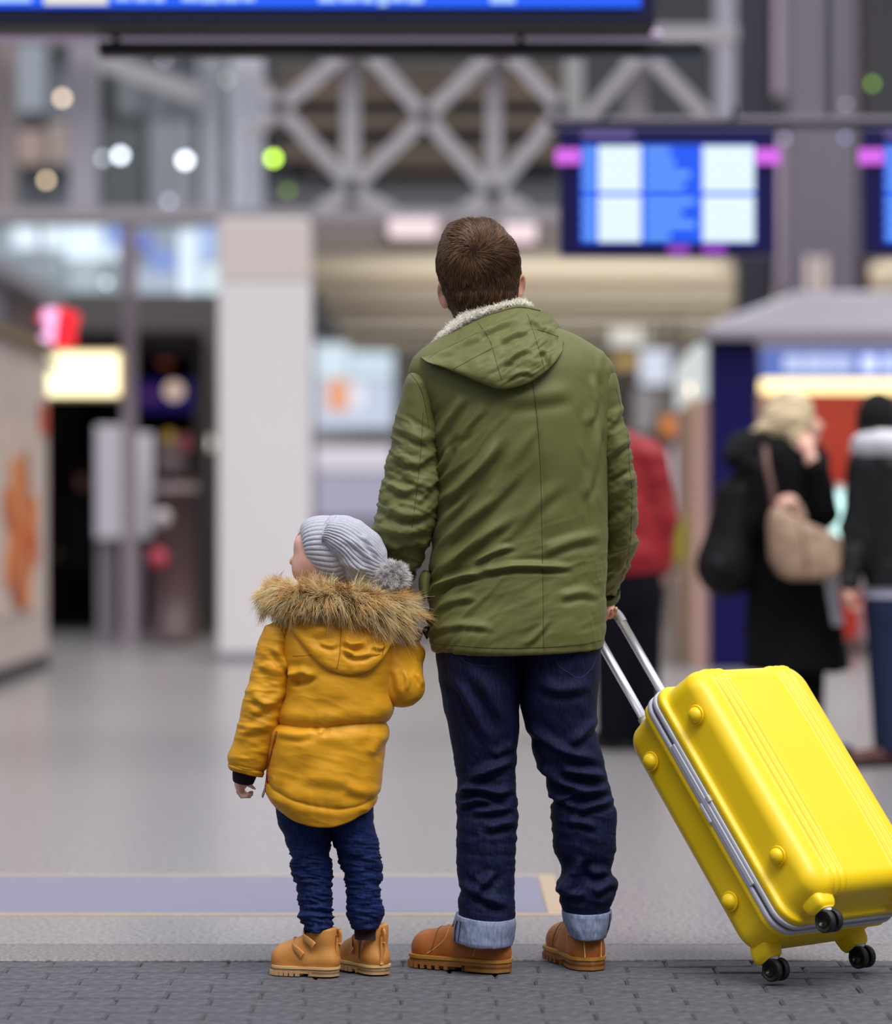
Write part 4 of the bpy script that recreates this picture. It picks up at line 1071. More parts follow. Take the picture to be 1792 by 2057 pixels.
cl = np.stack([fbm(np.stack([qx / 10, qy / 12, an + z], -1), 2) for z in (2.2, 6.1, 8.8)], -1)
d = nn * .8 + outw[k] * .5 + np.array([0, 0, -1]) * (.55 - .35 * np.sin(an))[:, None] + np.array([-.25, 0, 0]) * sstep(-qx, -680, -560)[:, None] + np.array([.25, 0, 0]) * sstep(qx, 680, 800)[:, None] + .75 * cl + RNG.normal(0, .14, (N, 3))
d /= np.linalg.norm(d, axis=1, keepdims=True)
L = RNG.uniform(.022, .044, N) * (1 + .45 * cl[:, 0])
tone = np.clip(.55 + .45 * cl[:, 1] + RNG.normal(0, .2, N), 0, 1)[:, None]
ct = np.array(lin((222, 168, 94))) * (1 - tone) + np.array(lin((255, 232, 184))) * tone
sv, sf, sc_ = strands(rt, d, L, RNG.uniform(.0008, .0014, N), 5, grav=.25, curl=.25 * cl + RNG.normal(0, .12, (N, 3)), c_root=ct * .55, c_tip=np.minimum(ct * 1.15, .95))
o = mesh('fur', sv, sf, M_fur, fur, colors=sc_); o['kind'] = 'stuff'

# ribbed beanie: cuff round the head and a slouched bag gathered into a pompom
def ring_loft(tops, bots, yc, half, nr, nc, ribs, rib_a, disp=None):
    T = spline(tops, nr); B = spline(bots, nr); s_ = np.linspace(0, 1, nr)
    Y = pchip(np.linspace(0, 1, len(yc)), yc, s_); Hd = pchip(np.linspace(0, 1, len(half)), half, s_)
    ph = np.linspace(0, 2 * np.pi, nc, endpoint=False)
    mid = (T + B) / 2; dv = (T - B) / 2
    px = mid[:, :1] + dv[:, :1] * np.cos(ph); py = mid[:, 1:] + dv[:, 1:] * np.cos(ph)
    g = P(px, py, Y[:, None] + 0 * px); g[..., 1] += -Hd[:, None] * np.sin(ph)
    n = grid_normals(g)
    if np.mean(np.sum(n * (g - g.mean(1, keepdims=True)), -1)) < 0: n = -n
    rib = np.abs(np.sin(ph * ribs / 2))[None] ** 0.6
    amp = rib_a * np.clip(Hd / Hd.max(), .35, 1)[:, None]
    d = amp * (rib - .6)
    if disp is not None: d = d + disp(*PX(g))
    g = g + n * d[..., None]
    f = grid_faces(nr, nc, True).tolist(); f.append(list(range(nc))); f.append(list(range((nr - 1) * nc, nr * nc))[::-1])
    return g.reshape(-1, 3), f
NC = 420
cuff = ring_loft([(603, 1062), (607, 1052), (616, 1044), (632, 1038), (650, 1036), (672, 1037)], [(628, 1158), (634, 1166), (646, 1176), (664, 1184), (682, 1188), (704, 1178)], [7.545, 7.54, 7.54, 7.54], [.060, .068, .078, .084, .086, .084], 40, NC, 42, .0034)
hat = mesh('beanie', *cuff, M_knit, kid)
bag_d = lambda px, py: fold_field(px, py, [([(725, 1072), (745, 1096), (760, 1122)], 6, .006), ([(690, 1078), (725, 1100), (752, 1132)], 8, .004), ([(680, 1125), (715, 1140), (745, 1146)], 8, .004)]) + .002 * fbm(np.stack([px / 30, py / 30, px * 0], -1), 2)
bag = ring_loft([(655, 1045), (668, 1037), (690, 1036), (720, 1046), (748, 1064), (768, 1086), (778, 1108), (780, 1124), (776, 1133)], [(646, 1100), (664, 1118), (684, 1142), (700, 1168), (718, 1180), (738, 1180), (754, 1168), (764, 1154), (769, 1146)], [7.52, 7.515, 7.51, 7.505, 7.50, 7.495, 7.485, 7.475], [.072, .082, .086, .084, .076, .060, .040, .020, .008], 90, NC, 42, .0034, bag_d)
mesh('crown', *bag, M_knit, hat)
bk = bvh_of(cuff, bag)
seam('fold_edge', bvh_of(bag), [(674, 1038), (658, 1049), (650, 1063), (647, 1083), (651, 1100), (664, 1115)], .0016, mat('knit_edge', (196, 194, 206), 0.95, bump=.3, bscale=500), hat, 40, .0005)
pc = P(787, 1162, 7.462)
s = Sdf(pc - .06, pc + .06, .003); s.ell(pc, (.030, .028, .032), .01); s.ell(pc + (-.010, 0, .012), (.018, .02, .018), .01); v, f = s.mesh()
pom = mesh('pompom', v, f, mat('pompom_base', (190, 182, 182), 0.95), hat)
N = 9000; nn = RNG.normal(0, 1, (N, 3)); nn /= np.linalg.norm(nn, axis=1, keepdims=True)
rt = pc + nn * np.array([.028, .026, .030])
cl = np.stack([fbm(nn * 4 + z, 2) for z in (2.2, 6.1, 8.8)], -1)
d = nn + .75 * cl + RNG.normal(0, .15, (N, 3)) + np.array([0, 0, -.25]); d /= np.linalg.norm(d, axis=1, keepdims=True)
tone = np.clip(.62 + .45 * cl[:, 0] + RNG.normal(0, .12, N), 0, 1)[:, None]
ct = np.array(lin((186, 176, 176))) * (1 - tone) + np.array(lin((255, 252, 252))) * tone
sv, sf, sc_ = strands(rt, d, RNG.uniform(.010, .019, N), .0011, 4, curl=.3 * cl, c_root=ct * .8, c_tip=ct)
o = mesh('pompom_fur', sv, sf, M_fur, pom, colors=sc_); o['kind'] = 'stuff'

# jeans
def kjd(seed):
    def fn(px, py, g, n):
        w = sstep(py, 1650, 1730)
        return w * wrinkle(px, py, 6, 60, 13, .0065, seed) + wrinkle(px, py, 25, 70, 26, .0025, seed + 2) + .003 * fbm(np.stack([px / 40, py / 40, px * 0 + seed], -1), 2)
    return fn
kj1 = garment([(1560, 556, 664, 7.53, .085, .08), (1600, 553, 667, 7.53, .086, .08), (1650, 558, 667, 7.53, .084, .08), (1680, 570, 666, 7.53, .078, .075), (1710, 581, 664, 7.525, .072, .07), (1740, 585, 666, 7.52, .065, .065), (1770, 592, 667, 7.515, .058, .06), (1800, 597, 667, 7.51, .052, .055), (1830, 598, 670, 7.505, .048, .052), (1850, 603, 671, 7.50, .046, .05), (1862, 611, 670, 7.50, .044, .048)], 110, 190, 2.2, kjd(1.7), hem=lambda px, py, c, s: sstep(py, 1830, 1862) * (s < 0) * (1 - c * c) * 5)
kj2 = garment([(1560, 655, 752, 7.53, .085, .08), (1600, 658, 751, 7.53, .086, .08), (1650, 664, 751, 7.53, .084, .08), (1690, 670, 757, 7.53, .076, .074), (1730, 684, 764, 7.528, .066, .066), (1770, 693, 767, 7.525, .058, .06), (1800, 700, 767, 7.52, .052, .055), (1835, 700, 768, 7.52, .048, .052), (1852, 704, 766, 7.52, .046, .05), (1860, 708, 764, 7.52, .045, .048)], 110, 190, 2.2, kjd(5.3))
kjeans = mesh('jeans', *join(kj1, kj2), M_kid_denim, kid)
for c in (P(642, 1862, 7.50), P(738, 1860, 7.52)):
    mesh('sock', *sweep(np.array([c + (0, 0, .010), c + (0, 0, -.01), c + (0, 0, -.03)]), .031, n=20), mat('dark_sock', (46, 24, 26), 0.95), kid)

# hook-and-loop boots
km = (M_kboot, M_kwelt, M_ksole)
kb1, KW1 = boot(kid, P(678, 1958, 7.47) * (1, 1, 0) + (0, .01, 0), math.radians(180 - 20), .166, .068, .114, .022, km, True)
kb2, KW2 = boot(kid, P(768, 1955, 7.49) * (1, 1, 0) + (0, .01, 0), math.radians(180 - 58), .170, .068, .118, .022, km, True)
M_strap = mat('boot_strap', (198, 138, 74), 0.5, bump=.1, bscale=200)
def strap(W, u, z, b, sgn, tilt):
    pts = [W(u + .010, sgn * .030, z - .012), W(u + .022, sgn * .024, z - .002), W(u + .030, 0, z + .006), W(u + .022, -sgn * .024, z - .004), W(u + .006 - tilt, -sgn * .036, z - .016), W(u - .004 - tilt, -sgn * .0385, z - .024)]
    v, f = sweep(spline(pts, 24), .0026, .0095, n=10, up=(0, 0, 1))
    mesh('strap', v, f, M_strap, b)
for W, b in ((KW1, kb1), (KW2, kb2)):
    strap(W, .055, .098, b, -1, .006); strap(W, .082, .074, b, -1, .004)
    mesh('pull_tab', *sweep(spline([W(-.004, 0, .078), W(-.006, 0, .098), W(-.003, 0, .112)], 10), [.011] * 7 + [.010, .008, .004], .004, n=10, up=(math.cos(0.3), .4, 0)), M_kboot, b)
    mesh('heel_stay', *sweep(spline([W(.0, 0, .026), W(-.001, 0, .06), W(-.002, 0, .098)], 10), .011, .004, n=10, up=(.9, -.4, 0)), M_kboot, b)
mesh('side_zip', *sweep(spline([KW2(.052, .0335, .030), KW2(.050, .034, .060), KW2(.046, .034, .098)], 10), .0022, n=6), mat('boot_zip', (120, 76, 40), 0.5), kb2)
# ------------------------------------------------------------------ yellow spinner suitcase, tilted onto two wheels
M_yel = mat('yellow_shell', (250, 212, 18), 0.40, var=0.02, vscale=4, bump=0.03, bscale=900, spec=0.5)
M_zipg = mat('grey_zip_band', (190, 190, 202), 0.5, bump=.1, bscale=500)
M_zipd = mat('zip_teeth', (92, 92, 102), 0.5)
M_alu = mat('aluminium_tube', (232, 232, 240), 0.32, metal=0.7)
M_grip = mat('grey_grip', (150, 150, 152), 0.55)
M_blk = mat('black_plastic', (14, 14, 16), 0.35)
M_rub = mat('wheel_rubber', (30, 30, 32), 0.6)
psi, th = 0.7553, 0.6779
SW = np.array([math.cos(psi), math.sin(psi), 0]); SL = np.array([-math.sin(th) * math.sin(psi), math.sin(th) * math.cos(psi), math.cos(th)]); ST = np.array([math.cos(th) * math.sin(psi), -math.cos(th) * math.cos(psi), math.sin(th)])
wc = np.array([0.7608, 7.3528, 0.027])
LEN, WID, DEP = 0.675, 0.440, 0.292
w0 = (WID - 0.3145) / 2
SO = wc + .035 * SL - w0 * SW - .020 * ST
S = lambda l, w, t: SO + np.multiply.outer(np.asarray(l, float), SL) + np.multiply.outer(np.asarray(w, float), SW) + np.multiply.outer(np.asarray(t, float), ST)
case = thing('suitcase', 'bright yellow hard shell spinner suitcase tilted on two wheels', 'suitcase', tuple(wc * (1, 1, 0)))
def rrect(lx, wx, r, k=10):
    """rounded rectangle outline in (l, w), counter-clockwise, centred"""
    pts = []
    for (sl_, sw_, a0) in ((1, 1, 0), (-1, 1, 90), (-1, -1, 180), (1, -1, 270)):
        for i in range(k + 1):
            a = math.radians(a0 + 90 * i / k)
            pts.append((sl_ * (lx / 2 - r) + r * math.cos(a), sw_ * (wx / 2 - r) + r * math.sin(a)))
    out = []
    for i in range(len(pts)):                              # densify the straight runs
        a = np.array(pts[i]); b = np.array(pts[(i + 1) % len(pts)]); out.append(a)
        m = int(np.linalg.norm(b - a) / .0035)
        for j in range(1, m): out.append(a + (b - a) * j / m)
    return np.array(out)
BASE = rrect(LEN, WID, .055)
BL, BWd = BASE[:, 0], BASE[:, 1]
def ring(inset, t):
    """outline moved inwards by inset at thickness t"""
    kx = (LEN / 2 - inset) / (LEN / 2); ky = (WID / 2 - inset) / (WID / 2)
    return BL * kx, BWd * ky, np.full(len(BL), float(t))
def ridge(w):
    d = 0
    for c in (.235, .765):
        for o_ in (-.050, 0.0, .050):
            d = d + np.exp(-((w / WID - (c + o_)) / .0115)**2)
    return d
def shell(rings, face_t, sgn, ridges):
    R = [np.stack(r, -1) for r in rings]
    last = R[-1]
    for k in range(1, 110):                                  # close the big face towards the centre, slightly domed
        q = 1 - k / 110.0
        r = last.copy(); r[:, 0] *= q; r[:, 1] *= q; r[:, 2] = face_t + sgn * .008 * (1 - q**2)
        R.append(r)
    g = np.stack(R)                                         # ring, point, (l,w,t) centred
    if ridges:
        w = g[..., 1] + WID / 2
        on = sstep(sgn * (g[..., 2] - rings[2][2][0]), 0, .05)
        endn = np.abs(g[..., 0]) / (LEN / 2)
        rr_ = ridge(w) * on
        face = sstep(1 - endn, 0.0, .07)
        g[..., 2] += sgn * .0075 * rr_ * (0.35 + .65 * face)
        g[..., 0] += np.sign(g[..., 0]) * .0045 * rr_ * (1 - face) * (np.abs(g[..., 1]) < WID / 2 - .03)
    p = S(g[..., 0] + LEN / 2, g[..., 1] + WID / 2, g[..., 2])
    n = g.shape[1]
    f = grid_faces(g.shape[0], n, True)
    if sgn > 0: f = f[:, ::-1]
    f = f.tolist(); f.append(list(range((g.shape[0] - 1) * n, g.shape[0] * n)))
    return p.reshape(-1, 3), f
mid = DEP / 2; zb = .017
def prof(t0, t1, sgn):
    """lip at the zip, a step, then the body bending over into the big face"""
    D = abs(t1 - t0); out = [ring(.004, t0), ring(.0, t0 + sgn * .002), ring(.0, t0 + sgn * .016), ring(.003, t0 + sgn * .019), ring(.010, t0 + sgn * .021), ring(.0125, t0 + sgn * .026)]
    rb = .042
    for k in range(1, 6): out.append(ring(.0125 + .004 * k / 5, t0 + sgn * (.026 + (D - rb - .026) * k / 5)))
    for k in range(1, 11):
        a = math.radians(90 * k / 10)
        out.append(ring(.0165 + rb * (1 - math.cos(a)), t1 - sgn * rb + sgn * rb * math.sin(a)))
    return out
front = shell(prof(mid + zb, DEP, 1), DEP, 1, True)
back = shell(prof(mid - zb, 0.0, -1), 0.0, -1, False)
fs = mesh('front_shell', *front, M_yel, case); bs = mesh('back_shell', *back, M_yel, case)
# zip band with recessed teeth
def band(t0, t1, inset, m, name, parent, thick=.008):
    ra = np.stack([np.stack(ring(inset + thick, t0), -1), np.stack(ring(inset + .0015, t0), -1), np.stack(ring(inset, t0 + .15 * (t1 - t0)), -1), np.stack(ring(inset, t1 - .15 * (t1 - t0)), -1), np.stack(ring(inset + .0015, t1), -1), np.stack(ring(inset + thick, t1), -1)])
    p = S(ra[..., 0] + LEN / 2, ra[..., 1] + WID / 2, ra[..., 2]); n = ra.shape[1]
    return mesh(name, p.reshape(-1, 3), grid_faces(6, n, True)[:, ::-1].tolist(), m, parent)
zband = band(mid - zb, mid - .004, -.003, M_zipg, 'zip_band', case)
band(mid - .005, mid + .005, .0015, M_zipd, 'zip_teeth', zband)
band(mid + .004, mid + zb, -.003, M_zipg, 'zip_band', case)
def slab_st(l0, l1, w0_, w1_, t0, t1, bev=.002):
    v, f = bbox_bevel((l0, w0_, t0), (l1, w1_, t1), bev)
    p = S(v[:, 0], v[:, 1], v[:, 2])
    return p, [q[::-1] for q in f]
mesh('zip_cover', *slab_st(.13, .53, -.0055, .004, mid - .007, mid + .007), M_zipg, zband, smooth=False)
mesh('hinge_clip', *slab_st(.315, .370, -.0065, .004, mid - .019, mid - .009), M_zipg, zband, smooth=False)
mesh('hinge_clip', *slab_st(.355, .375, -.0065, .004, mid + .009, mid + .019), M_zipg, zband, smooth=False)
# side feet: domes on raised pads
def dome(l, t, parent):
    g = []
    for k in range(12):
        a = math.radians(90 * k / 11); r = .0195 * math.cos(a); h = .0165 * math.sin(a)
        ph = np.linspace(0, 2 * np.pi, 28, endpoint=False)
        g.append(S(l + r * np.cos(ph), .006 - h, t + r * np.sin(ph)) if False else np.stack([S(l + r * math.cos(x), .008 - h, t + r * math.sin(x)) for x in ph]))
    g = np.stack(g); f = grid_faces(12, 28, True).tolist()
    o = mesh('side_foot', g.reshape(-1, 3), f, M_yel, parent)
    ph = np.linspace(0, 2 * np.pi, 28)
    rp = np.stack([S(l + .0215 * math.cos(x), .0095, t + .0215 * math.sin(x)) for x in ph])
    mesh('collar', *sweep(rp, .003, n=8, cap=False), M_yel, o)
    return o
for l in (.5477, .1453):
    dome(l, .0545, bs); dome(l, .2414, fs)
# corner wheel housings, castors
def castor(w, t, parent):
    sgw = 1 if w > WID / 2 else -1; sgt = 1 if t > mid else -1
    oL = lambda l, dw, dt: S(l, w + dw, t + dt)
    # wedge housing
    g = []
    for l_, a_, ofs in ((.085, .020, .014), (.055, .030, .010), (.025, .033, .004), (.004, .030, .0), (-.006, .026, 0), (-.010, .020, 0)):
        ph = np.linspace(0, 2 * np.pi, 32, endpoint=False)
        cc_ = np.sign(np.cos(ph)) * np.abs(np.cos(ph))**.5; ss_ = np.sign(np.sin(ph)) * np.abs(np.sin(ph))**.5
        g.append(np.stack([oL(l_, a_ * x - sgw * ofs, a_ * y_ - sgt * ofs) for x, y_ in zip(cc_, ss_)]))
    g = np.stack(g); fc = grid_faces(6, 32, True).tolist(); fc.append(list(range(5 * 32, 6 * 32)))
    mesh('wheel_housing', g.reshape(-1, 3), fc, M_yel, parent)
    mesh('housing_cap', *sweep(np.stack([oL(-.010, 0, 0), oL(-.017, 0, 0)]), [.021, .018], n=20, up=tuple(SW)), mat('housing_cap', (206, 206, 212), 0.4), parent)
    c = thing_none('castor', parent)
    ctr = oL(-.035, 0, 0)
    mesh_at = lambda name, v, f, m: mesh(name, v, f, m, parent)
    ax = SW
    fork = sweep(np.stack([oL(-.010, 0, 0), oL(-.022, 0, 0), ctr]), [.020, .016, .012], n=14, up=tuple(SW))
    cs = mesh('castor', *fork, M_blk, parent)
    for sg in (-1, 1):
        a = ctr + ax * sg * .006; b = ctr + ax * sg * .021
        v, f = sweep(np.stack([a, a + (b - a) * .12, a + (b - a) * .85, b]), [.0240, .0268, .0268, .0235], n=32, up=(0, 0, 1))
        wh = mesh('wheel', v, f, M_rub, cs)
        v, f = sweep(np.stack([b - (b - a) * .1, b + (b - a) * .10]), [.0155, .0135], n=24, up=(0, 0, 1))
        mesh('hub', v, f, M_blk, wh) if False else mesh('hub', v, f, M_blk, cs)
    return cs
def thing_none(*a): return None
for w in (w0, WID - w0):
    castor(w, .020 + .012, bs); castor(w, DEP - .055, fs)
# telescopic handle
for w in (.2112, .0951):
    a = S(LEN - .02, w, .0335); b = S(.985, w, .0335)
    mesh('handle_tube', *sweep(np.stack([a, (a + b) / 2, b]), .0100, .0120, n=16, up=tuple(SW)), M_alu, case)
    mesh('handle_socket', *sweep(np.stack([S(LEN - .01, w, .0335), S(LEN + .012, w, .0335)]), .015, n=16, up=tuple(SW)), M_zipg, case)
lo, hi = .0951, .2112
gp = spline([S(.975, hi, .0335), S(.992, hi, .0335), S(1.006, hi - .006, .0335), S(1.012, hi - .022, .0335), S(1.013, (lo + hi) / 2, .0335), S(1.012, lo + .022, .0335), S(1.006, lo + .006, .0335), S(.992, lo, .0335), S(.975, lo, .0335)], 50)
mesh('grip', *sweep(gp, .0115, .0135, n=16, up=tuple(ST)), M_grip, case)
# carry handle on the side
# ------------------------------------------------------------------ things standing in the hall
# white pylon
py_ = thing('advertising_pylon', 'tall plain white pylon with grey plinth left of the man', 'pylon', tuple(P(530, 1332, 24.2) * (1, 1, 0)))
pbox('body', 438, 566, 622, 1312, 24.2, .5, M_white, py_, .012)
pbox('head', 438, 440, 622, 564, 24.2, .5, M_warmw, py_, .012)
pbox('plinth', 432, 1312, 626, 1333, 24.18, .54, mat('pylon_plinth', (120, 122, 134), .5), py_, .01)
# thin pole by the shop
o = thing('pole', 'slim grey pole standing before the dark shop', 'pole', tuple(P(258, 1300, 27) * (1, 1, 0)))
pbox('shaft', 244, 440, 272, 1298, 26.9, .13, mat('pole_grey', (152, 138, 146), .45), o, .02); pbox('foot', 238, 1294, 278, 1301, 26.86, .2, MATS['pole_grey'], o, .005)
# notice boards on legs
def notice(x0, x1, y0, y1, label, Y, legs):
    t = thing('notice_board', label, 'notice board', tuple(P((x0 + x1) / 2, 1048 + 1.076 * F / Y, Y) * (1, 1, 0)))
    pbox('panel', x0, y0, x1, y1, Y, .06, mat('notice_white', (240, 234, 244), .5), t, .01)
    for l in legs: pbox('leg', l, y0 + 20, l + 18, 1048 + 1.076 * F / Y, Y + .07, .07, mat('notice_leg', (150, 140, 152), .5), t, .01)
notice(192, 246, 855, 1082, 'narrow white notice board on legs left of the slim pole', 28.0, (194, 214))
notice(270, 306, 870, 1080, 'narrow white notice board right of the slim pole', 28.4, (268,))
# brown cylindrical bin with things on top
b = P(350, 1290, 27.6); t = t_bin = thing('litter_bin', 'dark brown cylindrical litter bin with a sign above it', 'bin', tuple(b * (1, 1, 0)))
r = 46 / F * 27.6
mesh('drum', *sweep(np.array([[b[0], 27.6, .04], [b[0], 27.6, .6], [b[0], 27.6, float(P(0, 985, 27.6)[2])]]), r, n=28), mat('bin_brown', (92, 68, 70), .4, var=.1, vscale=6), t)
mesh('rim', *sweep(np.array([[b[0], 27.6, float(P(0, 985, 27.6)[2])], [b[0], 27.6, float(P(0, 968, 27.6)[2])]]), r * 1.05, n=28), mat('bin_rim', (180, 160, 160), .4), t)
mesh('foot', *sweep(np.array([[b[0], 27.6, .0], [b[0], 27.6, .05]]), r * .5, n=20), M_black, t)
pbox('sign', 316, 875, 372, 950, 27.55, .08, mat('bin_sign', (120, 104, 106), .5), t, .01); pbox('sign_post', 340, 945, 350, 985, 27.6, .05, M_black, t)
pbox('sticker', 330, 865, 348, 890, 27.52, .03, mat('sticker_yellow', (204, 166, 40), .5), t); pbox('sticker', 362, 872, 382, 905, 27.52, .03, mat('sticker_red', (170, 78, 84), .5), t)
def globe(name, x, y, r, Y, m, label, cat='lamp', group=None, top=14.5):
    c = P(x, y, Y); rr = r / F * Y
    t = thing(name, label, cat, tuple(c), group)
    s = Sdf(c - rr * 1.3, c + rr * 1.3, rr / 7); s.ell(c, (rr, rr, rr), .001)
    mesh('globe', *s.mesh(), m, t)
    mesh('cord', *sweep(np.array([c + (0, 0, rr * .8), [c[0], c[1], (c[2] + top) / 2], [c[0], c[1], top]]), .008, n=6, up=(0, 1, 0)), M_black, t)
    return t
globe('hanging_globe', 412, 890, 18, 30.2, glow('globe_cream', (250, 240, 226), 1.0), 'cream globe lamp just left of the white pylon', top=2.95)
def ball_part(name, x, y, r, Y, m, parent):
    c = P(x, y, Y); rr = r / F * Y; s = Sdf(c - rr * 1.3, c + rr * 1.3, rr / 7); s.ell(c, (rr, rr, rr), .001); return mesh(name, *s.mesh(), m, parent)
ball_part('flap', 326, 1040, 17, 27.4, mat('globe_white', (240, 232, 230), .5), t_bin); ball_part('flap', 318, 1122, 20, 27.4, mat('pink_ball', (216, 84, 104), .5), t_bin)
# shop sign inside the dark unit
t = t_ss = thing('shop_sign', 'dim purple blue shop sign with round lit emblems in the dark unit', 'sign', tuple(P(355, 825, 33)))
pbox('panel', 276, 764, 432, 826, 33, .12, glow('sign_indigo', (30, 20, 96), .55), t, .01)
for x in (300, 405): pbox('hanger', x, 690, x + 6, 770, 33.04, .04, M_black, t)
for x, y, r, c, e in ((350, 785, 18, (226, 196, 176), .9), (412, 784, 17, (150, 112, 150), .7), (303, 795, 14, (92, 50, 112), .6)):
    c0 = P(x, y, 32.98); rr = r / F * 33
    mesh('emblem', *sweep(np.stack([c0, c0 - (0, .04, 0)]), rr, n=24, up=(0, 0, 1)), glow('emb_%d' % x, c, e), t)
globe('hanging_lamp', 332, 722, 14, 34, glow('ember', (120, 60, 44), .8), 'dim reddish lamp high in the dark shop', top=2.9)
# balcony glass with glowing bluish panels set behind it, upper left
t = thing('balcony', 'glass balcony front with bright shop lights behind at upper left', 'balcony', (-4.6, 29.2, 3.0))
pbox('slab', -300, 590, 442, 664, 29.2, .35, mat('balcony_slab', (84, 80, 82), .7), t)
M_bal = mat('balcony_glass', (206, 222, 232), .08, alpha=.18)
for x0, x1 in ((-260, -95), (-90, 75), (80, 240), (274, 440)): pbox('pane', x0, 428, x1, 592, 29.25, .03, M_bal, t)
pbox('rail', -300, 416, 442, 430, 29.2, .1, M_steel, t)
for x in (-92, 77, 255): pbox('baluster', x, 425, x + 8, 592, 29.3, .06, M_steel, t)
t = thing('upper_shop', 'brightly lit bluish shopfront behind the balcony glass', 'shopfront', (-4.6, 34, 3.02))
pbox('back_panel', -300, 425, 440, 620, 34, .3, mat('upshop_grey', (150, 158, 166), .6), t)
for x0, y0, x1, y1, c, e in ((25, 425, 125, 500, (214, 228, 240), 1.0), (130, 430, 235, 520, (216, 232, 244), 1.05), (205, 432, 246, 495, (70, 110, 210), .8), (272, 470, 305, 498, (34, 60, 190), .8), (300, 500, 350, 548, (90, 120, 205), .8), (360, 462, 395, 590, (214, 228, 242), 1.0), (400, 455, 430, 520, (150, 176, 228), .9), (405, 530, 436, 590, (206, 226, 232), .95), (140, 525, 200, 585, (176, 190, 200), .6), (275, 540, 350, 590, (170, 180, 196), .7), (60, 510, 120, 560, (150, 160, 166), .5)):
    pbox('lit_panel', x0, y0, x1, y1, 33.9, .06, glow('lit_%d_%d' % (x0, y0), c, e * 1.45), t)
# left sales kiosk running towards the camera
t = thing('sales_kiosk', 'beige sales kiosk at the left edge with an orange flower poster', 'kiosk', (-3.6, 21.5, 0))
M_kb = mat('kiosk_beige', (196, 180, 172), .5, var=.03, vscale=3)
XK = -2.90
for y0, y1 in ((18.0, 19.75), (19.8, 21.2), (21.26, 22.5), (22.56, 23.0)): slab('panel', XK - .06, XK, y0, y1, .12, 2.28, M_kb, t, .006)
slab('core', XK - 2.4, XK - .05, 18.0, 23.0, .0, 2.3, mat('kiosk_core', (92, 84, 82), .6), t)
slab('plinth', XK - 2.4, XK + .01, 17.98, 23.03, 0, .12, mat('kiosk_plinth', (66, 60, 62), .6), t)
slab('eaves', XK - 2.4, XK + .05, 17.9, 23.1, 2.28, 2.36, mat('kiosk_eaves', (120, 104, 72), .6), t)
slab('upper_panel', XK - 2.3, XK - .02, 18.0, 20.95, 2.36, 2.62, mat('kiosk_upper', (136, 138, 160), .5), t); slab('upper_panel', XK - 2.3, XK - .02, 21.0, 22.6, 2.36, 2.62, mat('kiosk_upper2', (104, 92, 92), .6), t)
slab('roof', XK - 2.5, XK + .12, 17.9, 22.9, 2.62, 2.72, mat('kiosk_roof', (136, 134, 142), .5), t)
po = slab('poster', XK, XK + .012, 20.3, 22.48, .45, 1.75, mat('poster_ground', (206, 186, 170), .5), t)
for k in range(16):
    a = 2.4 * k; yy = 21.45 + .30 * math.cos(a) * (1 + .9 * (k > 6)); zz = 1.0 + .30 * math.sin(a) * (1 + .25 * (k > 8))
    ph = np.linspace(0, 2 * np.pi, 18, endpoint=False); ra, rb = .34, .15
    ring_ = np.stack([np.full(18, XK + .013 + .0005 * k), yy + ra * np.cos(ph) * math.cos(a) - rb * np.sin(ph) * math.sin(a), zz + ra * .7 * np.cos(ph) * math.sin(a) + rb * np.sin(ph) * math.cos(a)], -1)
    ring_[:, 1] = np.clip(ring_[:, 1], 20.32, 22.46); ring_[:, 2] = np.clip(ring_[:, 2], .47, 1.73)
    r2 = ring_ + (.004, 0, 0); c = ((214, 120, 46), (196, 92, 34), (226, 142, 74), (168, 84, 50))[k % 4]
    mesh('petal', np.concatenate([ring_, r2]), [list(range(18))[::-1], list(range(18, 36))] + [[i, (i + 1) % 18, 18 + (i + 1) % 18, 18 + i] for i in range(18)], mat('petal_%d' % (k % 4), c, .6), po, smooth=False)
slab('price_tag', XK, XK + .02, 22.55, 22.85, 1.70, 1.92, mat('tag_orange', (206, 84, 50), .5), t)
# red star sign and yellow light box
t = thing('star_sign', 'glowing red star sign with a white tube at the left', 'sign', tuple(P(112, 715, 23.4)))
slab('bracket', -3.2, -2.95, 23.1, 23.5, 2.46, 2.54, M_steel_d, t)
ring_ = []
for k in range(10):
    a = math.radians(90 + 36 * k + 8); rr_ = 56 if k % 2 == 0 else 40
    ring_.append(P(112 + rr_ * .9 * math.cos(a), 655 - rr_ * math.sin(a), 23.45))
ring_ = np.array(ring_); r2 = ring_ + (0, .12, 0)
mesh('star', np.concatenate([ring_, r2]), [list(range(10))[::-1], list(range(10, 20))] + [[i, (i + 1) % 10, 10 + (i + 1) % 10, 10 + i] for i in range(10)], glow('neon_red', (255, 26, 44), 1.15), t, smooth=False)
mesh('tube', *sweep(spline([P(106, 600, 23.4), P(98, 650, 23.4), P(92, 705, 23.4)], 10), .05, n=12), glow('neon_pink', (255, 190, 240), 1.4), t)
t = thing('light_box', 'yellow white lit sign box below the red star', 'sign', tuple(P(165, 795, 24.5)))
slab('bracket', -3.10, -3.0, 23.1, 24.6, 2.24, 2.30, M_steel_d, t); pbox('case', 84, 704, 244, 800, 24.52, .22, mat('lb_case', (200, 170, 110), .5), t, .02); pbox('face', 90, 710, 238, 794, 24.5, .03, glow('lb_face', (255, 244, 196), 2.0), t, .005)
